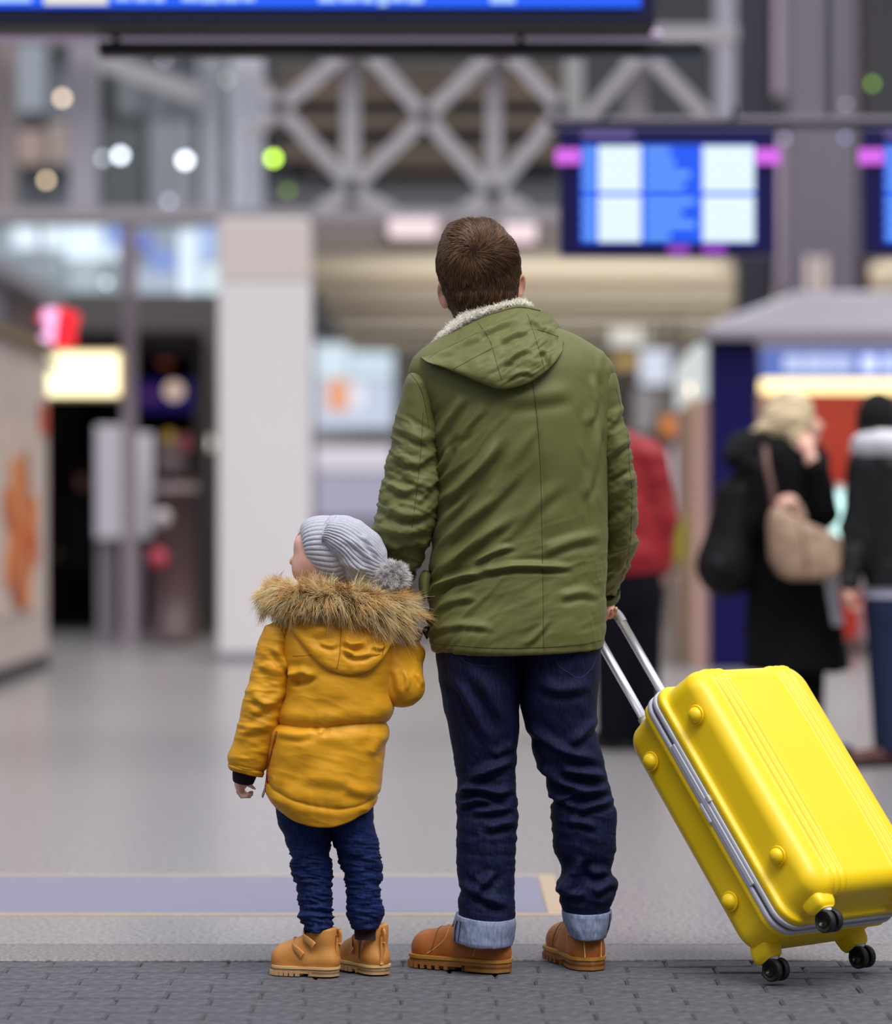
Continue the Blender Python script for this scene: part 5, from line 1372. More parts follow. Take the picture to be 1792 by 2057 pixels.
# ceiling lights under the bridge
for x0, x1, y0, y1, l in ((778, 882, 437, 474, 'long pinkish white ceiling light left of the man\'s head'), (1008, 1080, 446, 484, 'pinkish white ceiling light right of the man\'s head')):
    t = thing('ceiling_light', l, 'light', tuple(P((x0 + x1) / 2, y1, 25.9)))
    pbox('housing', x0, y0, x1, y1 - 6, 25.8, .2, mat('lamp_case', (190, 180, 184), .5), t, .01); pbox('diffuser', x0 + 3, y0 + 4, x1 - 3, y1, 25.77, .2, glow('lamp_pink', (246, 222, 226), 1.0), t, .02)
# shops at the back
t = thing('glass_shopfront', 'bright bluish shop windows behind the man at his left', 'shopfront', (-.9, 45.8, 0))
pbox('frame', 628, 684, 800, 1195, 45.8, .15, mat('sf_frame', (150, 146, 150), .5), t)
for x0, y0, x1, y1, c, e in ((634, 692, 700, 760, (206, 222, 234), 1.0), (704, 692, 790, 760, (200, 220, 232), 1.0), (634, 764, 790, 860, (196, 206, 226), .95), (634, 895, 790, 945, (222, 216, 228), .85), (634, 950, 790, 1040, (176, 172, 196), .8), (634, 1050, 790, 1190, (140, 138, 150), .6)):
    pbox('window', x0, y0, x1, y1, 45.7, .05, glow('sf_%d_%d' % (x0, y0), c, e), t)
pbox('poster', 656, 762, 700, 826, 45.6, .05, glow('sf_orange', (236, 168, 128), .9), t); pbox('poster', 706, 770, 730, 820, 45.6, .05, glow('sf_white', (230, 230, 240), 1.0), t)
pbox('shelf', 630, 862, 800, 892, 45.5, .3, mat('sf_shelf', (150, 148, 152), .5), t)
for k, (x0, y0, x1, y1, Y, c, e, l) in enumerate(((1226, 655, 1302, 694, 40, (226, 222, 214), .95, 'cream lit panel above the red jacket'), (1286, 702, 1356, 772, 38, (210, 216, 232), .95, 'pale blue lit panel left of the ticket kiosk'), (1232, 715, 1284, 736, 41, (196, 160, 84), .8, 'ochre lit strip above the red jacket'), (1330, 838, 1368, 872, 37, (232, 140, 66), .9, 'small orange lit panel left of the ticket kiosk'), (1096, 632, 1142, 656, 41, (226, 96, 52), .9, 'small orange red panel beside the man\'s hood'), (1345, 900, 1385, 1050, 38, (206, 204, 214), .8, 'white lit panel beside the red jacket'), (1276, 780, 1310, 870, 39, (170, 166, 170), .6, 'grey panel above the red jacket'), (1318, 780, 1360, 835, 42, (120, 112, 108), .5, 'dull brown panel left of the ticket kiosk'))):
    t = thing('hanging_sign', l, 'sign', tuple(P((x0 + x1) / 2, y1, Y)))
    hz = P((x0 + x1) / 2, y0, Y); slab('hanger', hz[0] - .02, hz[0] + .02, Y + .06, Y + .10, hz[2] - .02, z0 + .1, M_steel_d, t); pbox('case', x0 - 3, y0 - 3, x1 + 3, y1 + 3, Y + .02, .15, mat('hs_case', (120, 116, 118), .6), t, .01); pbox('face', x0, y0, x1, y1, Y, .03, glow('hs_%d' % k, c, e), t)
t = thing('shop_counter', 'dark shop counter far behind the red jacket', 'counter', tuple(P(1330, 1190, 44) * (1, 1, 0)))
pbox('base', 1180, 1010, 1420, 1190, 44, .6, mat('ctr_base', (120, 112, 110), .6), t); pbox('top', 1176, 990, 1424, 1010, 43.9, .8, mat('ctr_top', (176, 172, 170), .4), t)
pbox('back_shelf', 1180, 780, 1420, 800, 44.3, .5, mat('ctr_shelf', (96, 90, 92), .5), t); pbox('back_panel', 1180, 700, 1420, 990, 44.8, .1, mat('ctr_panel', (132, 126, 122), .6), t)
# departure boards
def cells(t, x0, x1, y0, y1, Y, rows, seed, right_open=False):
    rg = np.random.default_rng(seed); n = rows; h = (y1 - y0) / n; w = x1 - x0
    mb = glow('cell_white', (226, 244, 244), 1.05); mt = glow('cell_text', (110, 168, 250), .95)
    for k in range(n):
        a, b_ = y0 + k * h + 1.2, y0 + (k + 1) * h - 1.2
        pbox('time_text', x0 + .01 * w, a + 4, x0 + .085 * w, b_ - 4, Y, .01, mt, t)
        pbox('white_cell', x0 + .10 * w, a, x0 + .345 * w, b_, Y, .01, mb, t)
        e = x0 + w * rg.uniform(.50, .66)
        pbox('destination_text', x0 + .37 * w, a + 4, e, b_ - 4, Y, .01, mt, t)
        pbox('white_cell', x0 + .70 * w, a, x0 + .995 * w, b_, Y, .01, mb, t)
def board(x0, y0, x1, y1, Y, label, seed):
    t = thing('departure_board', label, 'departure board', tuple(P((x0 + x1) / 2, y1, Y)))
    pbox('frame', x0, y0, x1, y1, Y, .18, mat('board_navy', (14, 10, 78), .4), t, .012)
    w, h = x1 - x0, y1 - y0
    sx0, sx1 = x0 + .095 * w, x1 - .095 * w; sy0, sy1 = y0 + .135 * h, y1 - .095 * h
    pbox('screen', sx0, sy0, sx1, sy1, Y - .012, .012, glow('screen_blue', (16, 84, 236), 1.0), t)
    m_ = (sy0 + sy1) / 2
    cells(t, sx0, sx1, sy0 + 2, m_ - 4, Y - .024, 4, seed); cells(t, sx0, sx1, m_ + 4, sy1 - 2, Y - .024, 4, seed + 1)
    mg = glow('magenta', (214, 100, 232), 1.0)
    pbox('marker', x0 - .022 * w, y0 + .165 * h, sx0 - 2, y0 + .285 * h, Y - .02, .03, mg, t); pbox('marker', sx1 + 2, y0 + .165 * h, x1 + .022 * w, y0 + .285 * h, Y - .02, .03, mg, t)
    pbox('marker', x0 + .50 * w, y1 - .075 * h, x0 + .60 * w, y1 - .01 * h, Y - .02, .03, glow('magenta_dim', (150, 60, 190), .9), t); pbox('marker', x0 + .66 * w, y1 - .075 * h, x0 + .77 * w, y1 - .01 * h, Y - .02, .03, MATS['magenta_dim'], t)  # dim glowing blocks paint the magenta reflections low on the frame
    pbox('header_text', x0 + .10 * w, y0 + .03 * h, x0 + .34 * w, y0 + .085 * h, Y - .02, .02, glow('header_lilac', (112, 96, 170), .7), t)
    for x in (x0 + .2 * w, x0 + .8 * w): pbox('hanger', x, y0 - 40, x + 8, y0 + 2, Y + .05, .05, M_steel_d, t)
    return t
board(1126, 256, 1558, 512, 15.0, 'small blue departure board hanging beside the dark pillar', 3)
board(1736, 256, 2168, 512, 15.0, 'blue departure board cut off by the right edge', 9)
t = thing('hanging_rail', 'grey horizontal rail carrying the two small departure boards', 'rail', tuple(P(1500, 245, 15.1)))
pbox('tube', 1100, 232, 2300, 254, 15.1, .12, mat('rail_grey', (96, 88, 100), .5), t, .02)
for x in (1660, 2210): pbox('drop_rod', x, -400, x + 12, 236, 15.14, .05, M_steel_d, t)
# big board across the top edge
YA = 13.0
t = thing('departure_board', 'wide blue departure board cut off by the top edge', 'departure board', tuple(P(650, 45, YA)))
pbox('frame', -560, -420, 1316, 46, YA, .3, mat('boardA_frame', (24, 22, 62), .4), t, .02)
pbox('underside', -560, 40, 1316, 52, YA + .02, .28, M_black, t)
pbox('screen', -520, -390, 1288, 14, YA - .014, .014, glow('screenA_blue', (10, 88, 244), 1.0), t)
for k, (x0, x1, y0, c) in enumerate(((-60, 62, 3, 'w'), (88, 216, 8, 'c'), (232, 262, 0, 'w'), (270, 300, 1, 'w'), (306, 330, 2, 'w'), (365, 400, 1, 'w'), (404, 440, 3, 'w'), (446, 480, 2, 'w'), (486, 512, 1, 'w'), (640, 676, 3, 'w'), (682, 720, 2, 'w'), (726, 752, 3, 'w'), (760, 778, 10, 'w'), (782, 812, 2, 'w'), (818, 850, 4, 'w'), (985, 1035, 5, 'w'))):
    pbox('text_block', x0, -30, x1, y0, YA - .026, .012, glow('textA_w', (176, 210, 255), 1.0) if c == 'w' else glow('textA_c', (232, 228, 206), 1.0), t, 0)
t = thing('hanging_bar', 'black bar and pale pipe hung under the wide departure board', 'bar', tuple(P(800, 104, 13.3)))
pbox('bar', 196, 82, 1412, 110, 13.3, .12, M_black, t, .01); pbox('pipe', -560, 60, 1330, 78, 13.45, .08, mat('lilac_pipe', (226, 206, 236), .5), t, .01)
for x in (226, 1040): pbox('hanger', x, 54, x + 12, 88, 13.28, .06, M_black, t)
# small hall lamps that blur to discs
for k, (x, y, r, c, e, l) in enumerate(((125, 197, 7, (255, 226, 196), 5, 'warm small lamp high at the upper left'), (93, 362, 6, (255, 228, 188), 5, 'warm small lamp at the left below the warm one'), (242, 312, 8, (232, 240, 255), 7, 'bright white lamp left of the pale steel post'), (208, 318, 6, (206, 220, 232), 3.5, 'faint white lamp beside a brighter one'),
        (372, 322, 9, (230, 240, 255), 7, 'brightest white lamp left of the pale steel post'), (440, 330, 6, (190, 186, 210), 2.5, 'dim lilac lamp on the pale steel post'), (340, 404, 6, (190, 190, 220), 3, 'lilac lamp above the balcony'), (442, 414, 8, (232, 234, 252), 5, 'white lamp above the white pylon'), (24, 408, 6, (200, 196, 230), 3, 'lilac lamp at the left edge above the balcony'),
        (452, 160, 7, (190, 216, 190), 2.2, 'pale green lamp on the steel post'), (549, 318, 8, (198, 250, 80), 7, 'bright yellow green lamp in the truss'), (578, 383, 7, (120, 160, 50), 2, 'dim green lamp below the yellow green one'), (330, 118, 7, (190, 180, 200), 2, 'faint lilac lamp under the dark bar'), (214, 568, 7, (196, 220, 232), 3, 'pale lamp behind the balcony glass'), (185, 325, 5, (170, 170, 200), 2.5, 'faint lilac lamp left of two white ones'),
        (1752, 168, 6, (150, 210, 60), 2.5, 'green lamp at the right edge beside the pillar'), (1576, 278, 5, (170, 160, 200), 2.5, 'lilac lamp right of the small departure board'), (1698, 276, 5, (150, 160, 210), 2.5, 'bluish lamp on the dark pillar'), (1700, 210, 5, (190, 170, 190), 2, 'faint pink lamp high on the dark pillar'))):
    globe('hanging_lamp', x, y, r, 25.7 if 1500 < x < 1740 else 36.0 if (y < 415 and x < 1700) else 30.5, glow('bokeh_%d' % k, c, e), l, 'lamp', 'small lamps in the hall')

# ticket kiosk on the right
YK = 23.0
t = thing('ticket_kiosk', 'blue and white ticket kiosk with grey hipped roof and lit counter', 'kiosk', tuple(P(1650, 1345, YK + 1) * (1, 1, 0)))
M_kblue = mat('kiosk_blue', (8, 5, 74), .5, spec=.25)
pbox('blue_panel', 1426, 686, 1524, 1345, YK, .5, M_kblue, t, .01)
pbox('fascia', 1520, 664, 2050, 700, YK - .05, .5, mat('kiosk_fascia', (214, 208, 222), .5), t, .02)
pbox('sign_panel', 1536, 701, 2050, 760, YK, .3, glow('kiosk_sign', (96, 120, 196), .9), t, .01)
for x0, x1, e in ((1575, 1612, 1.0), (1616, 1660, 1.0), (1664, 1690, 1.0), (1694, 1712, 1.0), (1732, 1762, 1.5), (1776, 1800, 1.3)):
    pbox('sign_text', x0, 714, x1, 746, YK - .03, .03, glow('sign_txt%d' % int(e * 10), (196, 208, 246), e), t, .004)
pbox('light_strip', 1530, 762, 2050, 788, YK + .1, .12, glow('kiosk_warm', (255, 226, 160), 2.2), t, .01)
pbox('rear_wall', 1526, 788, 2050, 1290, YK + 4.0, .2, mat('kiosk_red', (222, 70, 48), .5), t)
pbox('rear_pier', 1526, 788, 1572, 1290, YK + 3.9, .2, mat('kiosk_peach', (236, 196, 170), .5), t)
pbox('counter', 1560, 975, 2050, 1290, YK + 3.2, .7, mat('kiosk_counter', (190, 184, 198), .5), t, .01)
pbox('counter_panel', 1690, 1190, 1728, 1282, YK + 3.15, .05, mat('kiosk_red2', (226, 66, 44), .5), t)
pbox('screen', 1674, 988, 1712, 1082, YK + 3.1, .06, glow('kiosk_screen', (206, 255, 250), 1.6), t, .01)
pbox('canopy', 1430, 676, 2050, 690, YK + .1, 4.0, mat('kiosk_under', (150, 140, 136), .6), t)
# angled left side with post, lamp and lit panel
def quadbox(name, a, b, z0, z1, th_, m, parent):
    a = np.array(a); b = np.array(b); d = (b - a) / np.linalg.norm(b - a); n = np.array([-d[1], d[0]])
    q = [a, b, b + n * th_, a + n * th_]; v = [(*p, z0) for p in q] + [(*p, z1) for p in q]
    return mesh(name, v, [(0, 3, 2, 1), (4, 5, 6, 7), (0, 1, 5, 4), (1, 2, 6, 5), (2, 3, 7, 6), (3, 0, 4, 7)], m, parent, smooth=False)
A = P(1424, 1345, YK + .1); B = P(1380, 1290, YK + 3.2)
zf = lambda y, Y: float(P(0, y, Y)[2])
quadbox('side_wall', A[:2], B[:2], 0, zf(800, YK + .1), .1, mat('kiosk_pink', (210, 168, 156), .5), t)
quadbox('side_window', A[:2] + (-.01, 0), B[:2] + (-.01, 0), zf(800, YK), zf(690, YK), .08, glow('side_win', (222, 228, 228), .8), t)
c = P(1402, 782, YK + .9); s = Sdf(c - .12, c + .12, .014); s.ell(c, (.07, .07, .07), .01); mesh('bulb', *s.mesh(), glow('bulb_warm', (255, 228, 186), 4.0), t)
pbox('post', 1382, 800, 1394, 1345, YK + .6, .06, mat('kiosk_post', (176, 160, 88), .5), t, .01)
pbox('bollard', 1345, 1150, 1372, 1345, YK + 1.0, .15, mat('kiosk_bollard', (168, 154, 140), .5), t, .02)
pbox('yellow_panel', 1352, 1040, 1384, 1130, YK + 1.6, .05, mat('kiosk_lime', (190, 190, 40), .5), t, .01)
# hipped roof with seams
e0, e1 = P(1420, 664, YK - .1), P(2060, 664, YK - .1); ap0 = P(1600, 596, YK + 2.2); ap1 = P(1860, 596, YK + 2.2); k0 = P(1356, 716, YK + 4.0); k1 = P(2060, 716, YK + 4.2)
k0[2] = k1[2] = e0[2]; ap0[2] = ap1[2] = max(ap0[2], e0[2] + .3)
rv_ = np.array([e0, e1, k1, k0, ap0, ap1]); rv2 = rv_ - (0, 0, .06)
rf_ = [(0, 1, 5, 4), (1, 2, 5), (2, 3, 4, 5), (3, 0, 4)]
v, f = join((rv_, rf_), (rv2, [q[::-1] for q in rf_]), (np.concatenate([rv_[:4], rv2[:4]]), [(0, 4, 5, 1), (1, 5, 6, 2), (2, 6, 7, 3), (3, 7, 4, 0)]))
mesh('roof', v, f, mat('kiosk_roofgrey', (140, 132, 140), .5), t, smooth=False)
for a, b in ((e0, ap0), (e1, ap1), (k0, ap0), (ap0, ap1)): mesh('roof_seam', *sweep(np.stack([a, (a + b) / 2, b]), .035, n=8), mat('kiosk_seam', (176, 172, 184), .45), t)

lamp('kiosk_lamp', 'AREA', tuple(P(1700, 775, YK + .6)), 9, (2.4, .3), (1, .82, .58), (math.radians(50), 0, 0))  # area lights added to brighten the kiosk interior behind the light strip
lamp('kiosk_lamp', 'AREA', tuple(P(1680, 790, YK + 2.6)), 9, (2.4, .5), (1, .85, .66), (math.radians(35), 0, 0))
# ------------------------------------------------------------------ people further back
def sd_px(x0, x1, y0, y1, Y, h, pad=.25):
    a = P(min(x0, x1), max(y0, y1), Y); b = P(max(x0, x1), min(y0, y1), Y)
    return Sdf((a[0] - .05, Y - pad, max(a[2] - .05, -.01)), (b[0] + .05, Y + pad, b[2] + .05), h)
def shoe(parent, c, ang, L, m):
    fw = np.array([math.cos(ang), math.sin(ang), 0]); c = np.array(c, float); c[2] = 0
    s = Sdf(c - (.35, .35, .0), c + (.35, .35, .16), .011)
    s.cone(c + (0, 0, .05), c + fw * L * .75 + (0, 0, .035), .046, .040, .02); s.cone(c + (0, 0, .05), c + (0, 0, .11), .045, .042, .02); s.cut_below(.012)
    o = mesh('shoe', *s.mesh(), m, parent)
    v, f = bbox_bevel((-.06, -.045, .0), (L * .92, .045, .022), .008)
    v = np.array([c + fw * p[0] + np.array([-fw[1], fw[0], 0]) * p[1] + (0, 0, p[2]) for p in v])
    mesh('sole', v, f, M_black, o, smooth=False)

# person in the red jacket, half hidden behind the man
Y = 14.9
t = thing('person', 'person in a red jacket and dark trousers half hidden behind the man', 'person', tuple(P(1262, 1505, Y) * (1, 1, 0)))
s = sd_px(1130, 1370, 740, 1510, Y, .012)
s.ell(P(1192, 835, Y), (.078, .095, .115), .02); s.ell(P(1176, 850, Y + .03), (.05, .06, .07), .03); s.cone(P(1172, 842, Y + .06), P(1165, 850, Y + .09), .012, .014, .01)
s.cone(P(1196, 855, Y), P(1225, 910, Y), .055, .065, .03); s.cone(P(1240, 950, Y), P(1258, 1130, Y), .09, .09, .04)
s.cone(P(1280, 1160, Y), P(1292, 1480, Y), .07, .05, .04); s.cone(P(1240, 1160, Y), P(1232, 1480, Y), .07, .05, .04)
s.cone(P(1240, 940, Y), P(1315, 925, Y), .06, .05, .03); s.cone(P(1315, 925, Y), P(1332, 1060, Y), .045, .04, .02); s.cone(P(1332, 1060, Y), P(1322, 1165, Y), .04, .03, .02)
hand(s, P(1322, 1165, Y), P(1320, 1185, Y), (0, .1, -1), (0, 1, 0), curl=(-1, .2, 0))
mesh('body', *s.mesh(), M_skin, t)
s = sd_px(1150, 1370, 850, 1180, Y, .011)
s.cone(P(1225, 925, Y), P(1258, 1120, Y), .145, .175, .05, sq=.85); s.cone(P(1220, 895, Y), P(1300, 915, Y), .085, .075, .05)
s.cone(P(1308, 925, Y), P(1328, 1040, Y), .082, .078, .03); s.cone(P(1328, 1040, Y), P(1326, 1135, Y), .076, .058, .03)
s.cone(P(1170, 925, Y), P(1165, 1060, Y), .080, .075, .03); s.cut_below(float(P(0, 1156, Y)[2]))
v, f = s.mesh(); n = vert_normals(v, f); v = v + n * (.006 * fbm(v * 14, 2))[:, None]
mesh('red_jacket', v, f, mat('red_cloth', (150, 20, 30), .6, var=.06, vscale=6, sheen=.1), t)
s = sd_px(1190, 1340, 1130, 1500, Y, .012)
s.cone(P(1262, 1150, Y), P(1262, 1200, Y), .155, .15, .04, sq=.8)
s.cone(P(1286, 1190, Y), P(1292, 1490, Y), .105, .075, .03); s.cone(P(1238, 1190, Y), P(1230, 1490, Y), .105, .075, .03); s.cut_below(.05)
mesh('trousers', *s.mesh(), mat('navy_trousers', (9, 8, 20), .85, spec=.2), t)
s = sd_px(1140, 1250, 750, 900, Y, .011); s.ell(P(1196, 826, Y - .01), (.088, .10, .112), .02); s.cut_below(float(P(0, 845, Y)[2]))
mesh('hair', *s.mesh(), M_hairbase, t)
for x, a in ((1292, 2.0), (1230, 2.2)): shoe(t, P(x, 1500, Y), a, .24, M_black)

# fair-haired person in the long black coat
Y = 14.2
t = thing('person', 'fair haired person in a long black coat with a hand at the face', 'person', tuple(P(1590, 1520, Y) * (1, 1, 0)))
M_coat = mat('black_coat', (8, 7, 10), .85, var=.1, vscale=5, spec=.2)
s = sd_px(1440, 1720, 770, 1525, Y, .011)
s.ell(P(1596, 845, Y), (.085, .075, .112), .02); s.ell(P(1622, 862, Y), (.055, .055, .062), .03)
s.cone(P(1640, 846, Y), P(1650, 858, Y), .011, .014, .012); s.ell(P(1640, 876, Y), (.014, .020, .007), .01); s.ell(P(1632, 888, Y), (.026, .03, .02), .02)
s.cone(P(1590, 880, Y), P(1585, 930, Y), .05, .06, .03); s.cone(P(1580, 960, Y), P(1590, 1140, Y), .09, .09, .04)
s.cone(P(1575, 1160, Y), P(1570, 1500, Y), .07, .045, .03); s.cone(P(1618, 1160, Y), P(1622, 1500, Y), .07, .045, .03)
s.cone(P(1632, 935, Y - .06), P(1660, 1035, Y - .10), .045, .04, .02); s.cone(P(1660, 1035, Y - .10), P(1630, 925, Y - .14), .04, .03, .02)
hand(s, P(1630, 925, Y - .14), P(1622, 896, Y - .12), (-.12, .15, 1), (1, .3, 0), curl=(-.4, 1, 0), scale=1.0)
s.cone(P(1520, 945, Y - .02), P(1512, 1060, Y - .08), .045, .04, .02); s.cone(P(1512, 1060, Y - .08), P(1560, 1018, Y - .20), .04, .03, .02)
hand(s, P(1560, 1015, Y - .20), P(1580, 1010, Y - .215), (1, -.1, .05), (0, .3, 1), curl=(.1, -.2, -1), scale=1.0)
mesh('body', *s.mesh(), M_kskin, t)
s = sd_px(1400, 1730, 860, 1360, Y, .011, .36)
s.cone(P(1572, 940, Y), P(1585, 1130, Y), .165, .185, .05, sq=.85); s.cone(P(1585, 1130, Y), P(1600, 1330, Y), .185, .235, .05, sq=.85)
s.cone(P(1520, 925, Y), P(1625, 925, Y), .085, .085, .05)
s.cone(P(1630, 935, Y - .06), P(1656, 1030, Y - .10), .078, .070, .03); s.cone(P(1656, 1030, Y - .10), P(1640, 945, Y - .14), .066, .052, .02)
s.cone(P(1515, 945, Y - .03), P(1508, 1060, Y - .09), .080, .070, .03); s.cone(P(1508, 1060, Y - .09), P(1552, 1020, Y - .19), .066, .05, .02)
s.cut_below(float(P(0, 1346, Y)[2]))
v, f = s.mesh(); n = vert_normals(v, f); v = v + n * (.007 * fbm(v * 12, 2))[:, None]
coat = mesh('coat', v, f, M_coat, t)
s = sd_px(1440, 1620, 860, 990, Y, .011, .3)
for x, y, r in ((1482, 915, .07), (1500, 895, .07), (1530, 890, .075), (1565, 905, .07), (1600, 915, .06), (1515, 925, .08)): s.ell(P(x, y, Y - .04), (r, r * 1.1, r * .85), .04)
v, f = s.mesh(); n = vert_normals(v, f); v = v + n * (.014 * fbm(v * 30, 2))[:, None]; mesh('fur_hood', v, f, mat('black_fur', (9, 7, 9), .95), coat)
s = sd_px(1490, 1660, 770, 930, Y, .010, .2)
s.ell(P(1588, 838, Y - .008), (.108, .094, .122), .03); s.cone(P(1560, 850, Y - .03), P(1512, 885, Y - .05), .07, .032, .05); s.cone(P(1600, 850, Y - .06), P(1600, 905, Y - .08), .045, .03, .04)
s.ell(P(1648, 862, Y + .02), (.058, .12, .075), .02, sub=True)
v, f = s.mesh(); n = vert_normals(v, f); v = v + n * (.007 * fbm(v * np.array([18, 18, 60]), 2))[:, None]
mesh('hair', v, f, mat('fair_hair', (226, 206, 172), .5, vscale=30, rgb2=(196, 170, 128), stretch=(1, 1, 4)), t)
s = sd_px(1540, 1660, 1330, 1520, Y, .011)
s.cone(P(1572, 1320, Y), P(1568, 1495, Y), .085, .062, .02); s.cone(P(1620, 1320, Y), P(1624, 1495, Y), .085, .062, .02); s.cut_below(.04); mesh('trousers', *s.mesh(), mat('black_trousers', (7, 6, 8), .85, spec=.2), t)
for x, a in ((1568, -.2), (1624, .1)): shoe(t, P(x, 1515, Y), a, .23, M_black)
# backpack and handbag
t = thing('backpack', 'black backpack on the back of the fair haired person', 'backpack', tuple(P(1450, 1190, Y - .05)))
s = sd_px(1400, 1510, 950, 1200, Y - .05, .011, .3)
s.cone(P(1478, 1000, Y - .05), P(1462, 1140, Y - .05), .095, .135, .05); s.ell(P(1450, 1130, Y - .05), (.10, .13, .11), .05)
mesh('bag', *s.mesh(), mat('black_nylon', (8, 8, 13), .7, spec=.25), t)
s = sd_px(1400, 1500, 1070, 1190, Y - .1, .010, .2); s.ell(P(1440, 1140, Y - .10), (.07, .11, .085), .02); mesh('pocket', *s.mesh(), mat('black_nylon2', (11, 10, 16), .7, spec=.25), t)
mesh('strap', *sweep(spline([P(1470, 965, Y - .12), P(1510, 930, Y - .20), P(1535, 960, Y - .22), P(1530, 1040, Y - .20)], 24), .018, .007, n=8), MATS['black_nylon'], t)
t = thing('handbag', 'tan leather handbag hanging from the arm of the person in black', 'handbag', tuple(P(1620, 1165, Y - .25)))
YB = Y - .27
def bagrow(): return [(1036, 1552, 1640, YB, .045, .04), (1050, 1544, 1668, YB, .06, .05), (1080, 1542, 1694, YB, .075, .06), (1110, 1545, 1706, YB, .085, .07), (1140, 1554, 1704, YB, .09, .075), (1156, 1566, 1690, YB, .085, .07), (1166, 1585, 1660, YB, .06, .05)]
v, f = garment(bagrow(), 80, 40, 2.6, lambda a, b, g, n: .006 * fbm(g * 14, 2), hem=lambda px, py, c, s: 22 * c * (1 - sstep(py, 1030, 1110)), inner=0, facing=False)
bagm = mesh('bag', v, f, mat('tan_leather', (164, 134, 112), .5, var=.04, vscale=8), t); bb = bvh_of((v, f))
for q in ([(1604, 1045), (1618, 1100), (1622, 1150)], [(1676, 1080), (1690, 1110), (1690, 1140)]): seam('piping', bb, q, .006, mat('bag_piping', (128, 104, 84), .5), bagm, 30, .002)
mesh('handle', *sweep(spline([P(1560, 1045, YB - .02), P(1552, 990, YB), P(1540, 930, YB + .04), P(1536, 895, YB + .10)], 24), .016, .006, n=8), mat('bag_strap', (92, 60, 54), .5), t)
mesh('handle', *sweep(spline([P(1566, 1042, YB - .02), P(1575, 1018, YB), P(1600, 1012, YB), P(1616, 1042, YB - .02)], 24), .012, .008, n=8), MATS['tan_leather'], t)
t = thing('magazine', 'rolled silver grey magazine below the tan handbag', 'magazine', tuple(P(1672, 1250, Y - .2)))
a, b = P(1668, 1162, Y - .22), P(1684, 1254, Y - .20)
mesh('cover', *sweep(np.stack([a, (a + b) / 2, b]), .028, .012, n=14), mat('silver_paper', (176, 178, 190), .4), t); mesh('pages', *sweep(np.stack([b, b + (b - a) * .02]), .024, .009, n=14), mat('paper', (220, 220, 224), .7), t)

# person in black beanie at the right edge
Y = 13.9
t = thing('person', 'person in a black beanie and leather jacket at the right edge', 'person', tuple(P(1800, 1540, Y) * (1, 1, 0)))
s = sd_px(1680, 1930, 770, 1545, Y, .012)
s.ell(P(1768, 850, Y), (.080, .092, .115), .02); s.ell(P(1778, 872, Y + .05), (.05, .05, .06), .03); s.cone(P(1782, 852, Y + .10), P(1786, 862, Y + .125), .012, .013, .01)
s.cone(P(1770, 880, Y), P(1780, 930, Y), .055, .06, .03); s.cone(P(1790, 970, Y), P(1800, 1150, Y), .09, .09, .04)
s.cone(P(1785, 1180, Y), P(1786, 1500, Y), .075, .05, .04); s.cone(P(1835, 1180, Y), P(1840, 1500, Y), .075, .05, .04)
s.cone(P(1735, 945, Y), P(1722, 1070, Y), .045, .04, .02); s.cone(P(1722, 1070, Y), P(1705, 1180, Y - .06), .04, .03, .02); hand(s, P(1705, 1180, Y - .06), P(1705, 1205, Y - .07), (.05, -.1, -1), (.3, 1, 0), curl=(1, -.2, 0), scale=1.0)
s.cone(P(1860, 945, Y), P(1880, 1070, Y), .045, .04, .02); s.cone(P(1880, 1070, Y), P(1870, 1180, Y + .05), .04, .03, .02)
mesh('body', *s.mesh(), M_skin, t)
s = sd_px(1660, 1930, 900, 1220, Y, .011)
s.cone(P(1795, 950, Y), P(1802, 1150, Y), .155, .15, .05, sq=.85); s.cone(P(1740, 935, Y), P(1855, 935, Y), .08, .08, .05)
s.cone(P(1738, 945, Y), P(1722, 1060, Y), .075, .070, .03); s.cone(P(1722, 1060, Y), P(1706, 1170, Y - .05), .066, .048, .03)
s.cone(P(1860, 945, Y), P(1880, 1070, Y), .075, .07, .03); s.cone(P(1880, 1070, Y), P(1872, 1160, Y + .05), .066, .05, .03); s.cut_below(float(P(0, 1192, Y)[2]))
v, f = s.mesh(); n = vert_normals(v, f); v = v + n * (.007 * fbm(v * 15, 2))[:, None]
jk = mesh('leather_jacket', v, f, mat('black_leather', (10, 10, 15), .45, bump=.2, bscale=60), t)
mesh('shirt_hem', *sweep(np.stack([P(1800, 1180, Y), P(1800, 1200, Y)]), .150, .12, n=30), mat('grey_shirt', (150, 150, 168), .8), t)
s = sd_px(1720, 1860, 840, 960, Y, .011, .3)
for k in range(14):
    a = 2 * math.pi * k / 14; c = P(1778, 898, Y) + np.array([.105 * math.cos(a), .10 * math.sin(a), .018 * math.sin(a) * -1]); s.ell(c, (.05, .05, .055), .04)
v, f = s.mesh(); n = vert_normals(v, f); v = v + n * (.008 * fbm(v * 18, 2))[:, None]; mesh('hood', v, f, mat('grey_hood', (226, 226, 234), .85), jk)
s = sd_px(1700, 1830, 770, 880, Y, .009, .2); s.ell(P(1764, 838, Y - .005), (.094, .105, .112), .02); s.cut_below(float(P(0, 866, Y)[2])); v, f = s.mesh()
hat2 = mesh('beanie', v, f, mat('black_knit', (7, 6, 7), .95, bump=.4, bscale=120), t)
mesh('turn_up', *sweep(np.stack([P(1764, 866, Y - .005), P(1764, 848, Y - .005)]), .096, .106, n=36), MATS['black_knit'], hat2)
s = sd_px(1740, 1890, 1170, 1540, Y, .011)
s.cone(P(1805, 1185, Y), P(1808, 1230, Y), .14, .14, .04, sq=.8); s.cone(P(1785, 1220, Y), P(1788, 1510, Y), .105, .07, .03); s.cone(P(1835, 1220, Y), P(1842, 1510, Y), .105, .07, .03); s.cut_below(.06)
mesh('jeans', *s.mesh(), mat('mid_denim', (14, 30, 66), .85, var=.1, vscale=8), t)
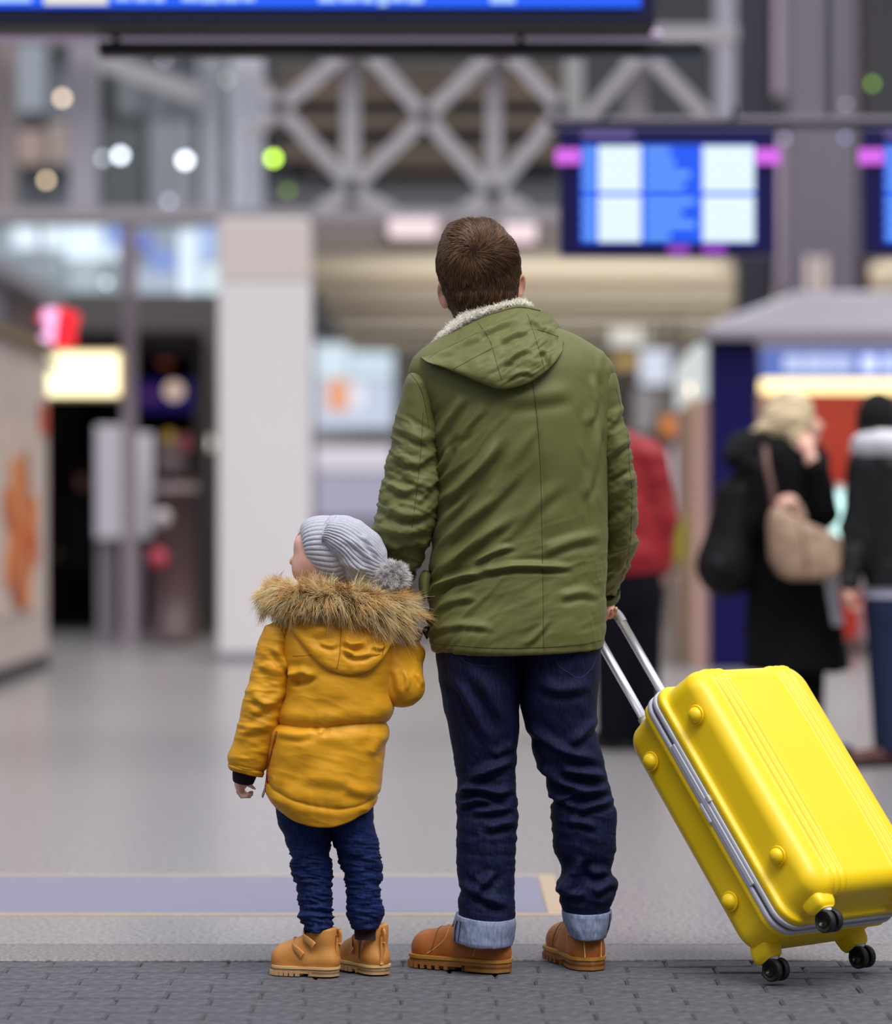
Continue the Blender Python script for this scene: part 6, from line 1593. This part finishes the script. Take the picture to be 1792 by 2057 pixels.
for x, a in ((1788, 3.6), (1842, 2.6)): shoe(t, P(x, 1530, Y), a, .24, mat('brown_shoe', (74, 32, 28), .45))

# dark figures inside the left shop
for x, y0, y1, Yd, l in ((165, 935, 1228, 32.5, 'dark clothed person standing inside the shop left of the slim pole'), (380, 915, 1222, 33.5, 'dark clothed person half hidden by the white pylon')):
    t = thing('person', l, 'person', tuple(P(x, 1048 + 1.076 * F / Yd, Yd) * (1, 1, 0)))
    b0 = P(x, 1048 + 1.076 * F / Yd, Yd) * (1, 1, 0); h = 1.70 if x < 300 else 1.75
    s = Sdf(b0 - (.4, .3, .0), b0 + (.4, .3, 1.85), .02)
    s.ell(b0 + (0, 0, h - .12), (.08, .09, .115), .02); s.cone(b0 + (0, 0, h - .22), b0 + (0, 0, h - .32), .05, .06, .03); s.cone(b0 + (0, 0, h - .45), b0 + (0, 0, .95), .12, .11, .05)
    for sg in (-1, 1):
        s.cone(b0 + (sg * .09, 0, .9), b0 + (sg * .11, 0, .06), .07, .045, .03); s.cone(b0 + (sg * .2, 0, h - .38), b0 + (sg * .25, 0, .80), .045, .03, .03)
        s.ell(b0 + (sg * .255, 0, .74), (.025, .04, .07), .02)
    mesh('body', *s.mesh(), M_skin, t)
    s = Sdf(b0 - (.45, .3, .0), b0 + (.45, .3, 1.6), .02)
    s.cone(b0 + (0, 0, h - .45), b0 + (0, 0, .62), .165, .19, .05, sq=.8); s.cone(b0 + (-.16, 0, h - .36), b0 + (.16, 0, h - .36), .08, .08, .05)
    for sg in (-1, 1): s.cone(b0 + (sg * .2, 0, h - .40), b0 + (sg * .255, 0, .82), .075, .055, .03)
    s.cut_below(.55); mesh('coat', *s.mesh(), mat('shop_coat', (12, 9, 10), .8), t)
    s = Sdf(b0 - (.3, .25, .0), b0 + (.3, .25, 1.0), .02)
    for sg in (-1, 1): s.cone(b0 + (sg * .09, 0, .7), b0 + (sg * .11, 0, .06), .09, .07, .03)
    s.cut_below(.0); mesh('trousers', *s.mesh(), MATS['black_trousers'], t)
    s = Sdf(b0 + (-.2, -.2, h - .35), b0 + (.2, .2, h + .1), .014); s.ell(b0 + (0, -.01, h - .10), (.09, .10, .118), .02); s.cut_below(h - .16); mesh('hair', *s.mesh(), M_hairbase, t)
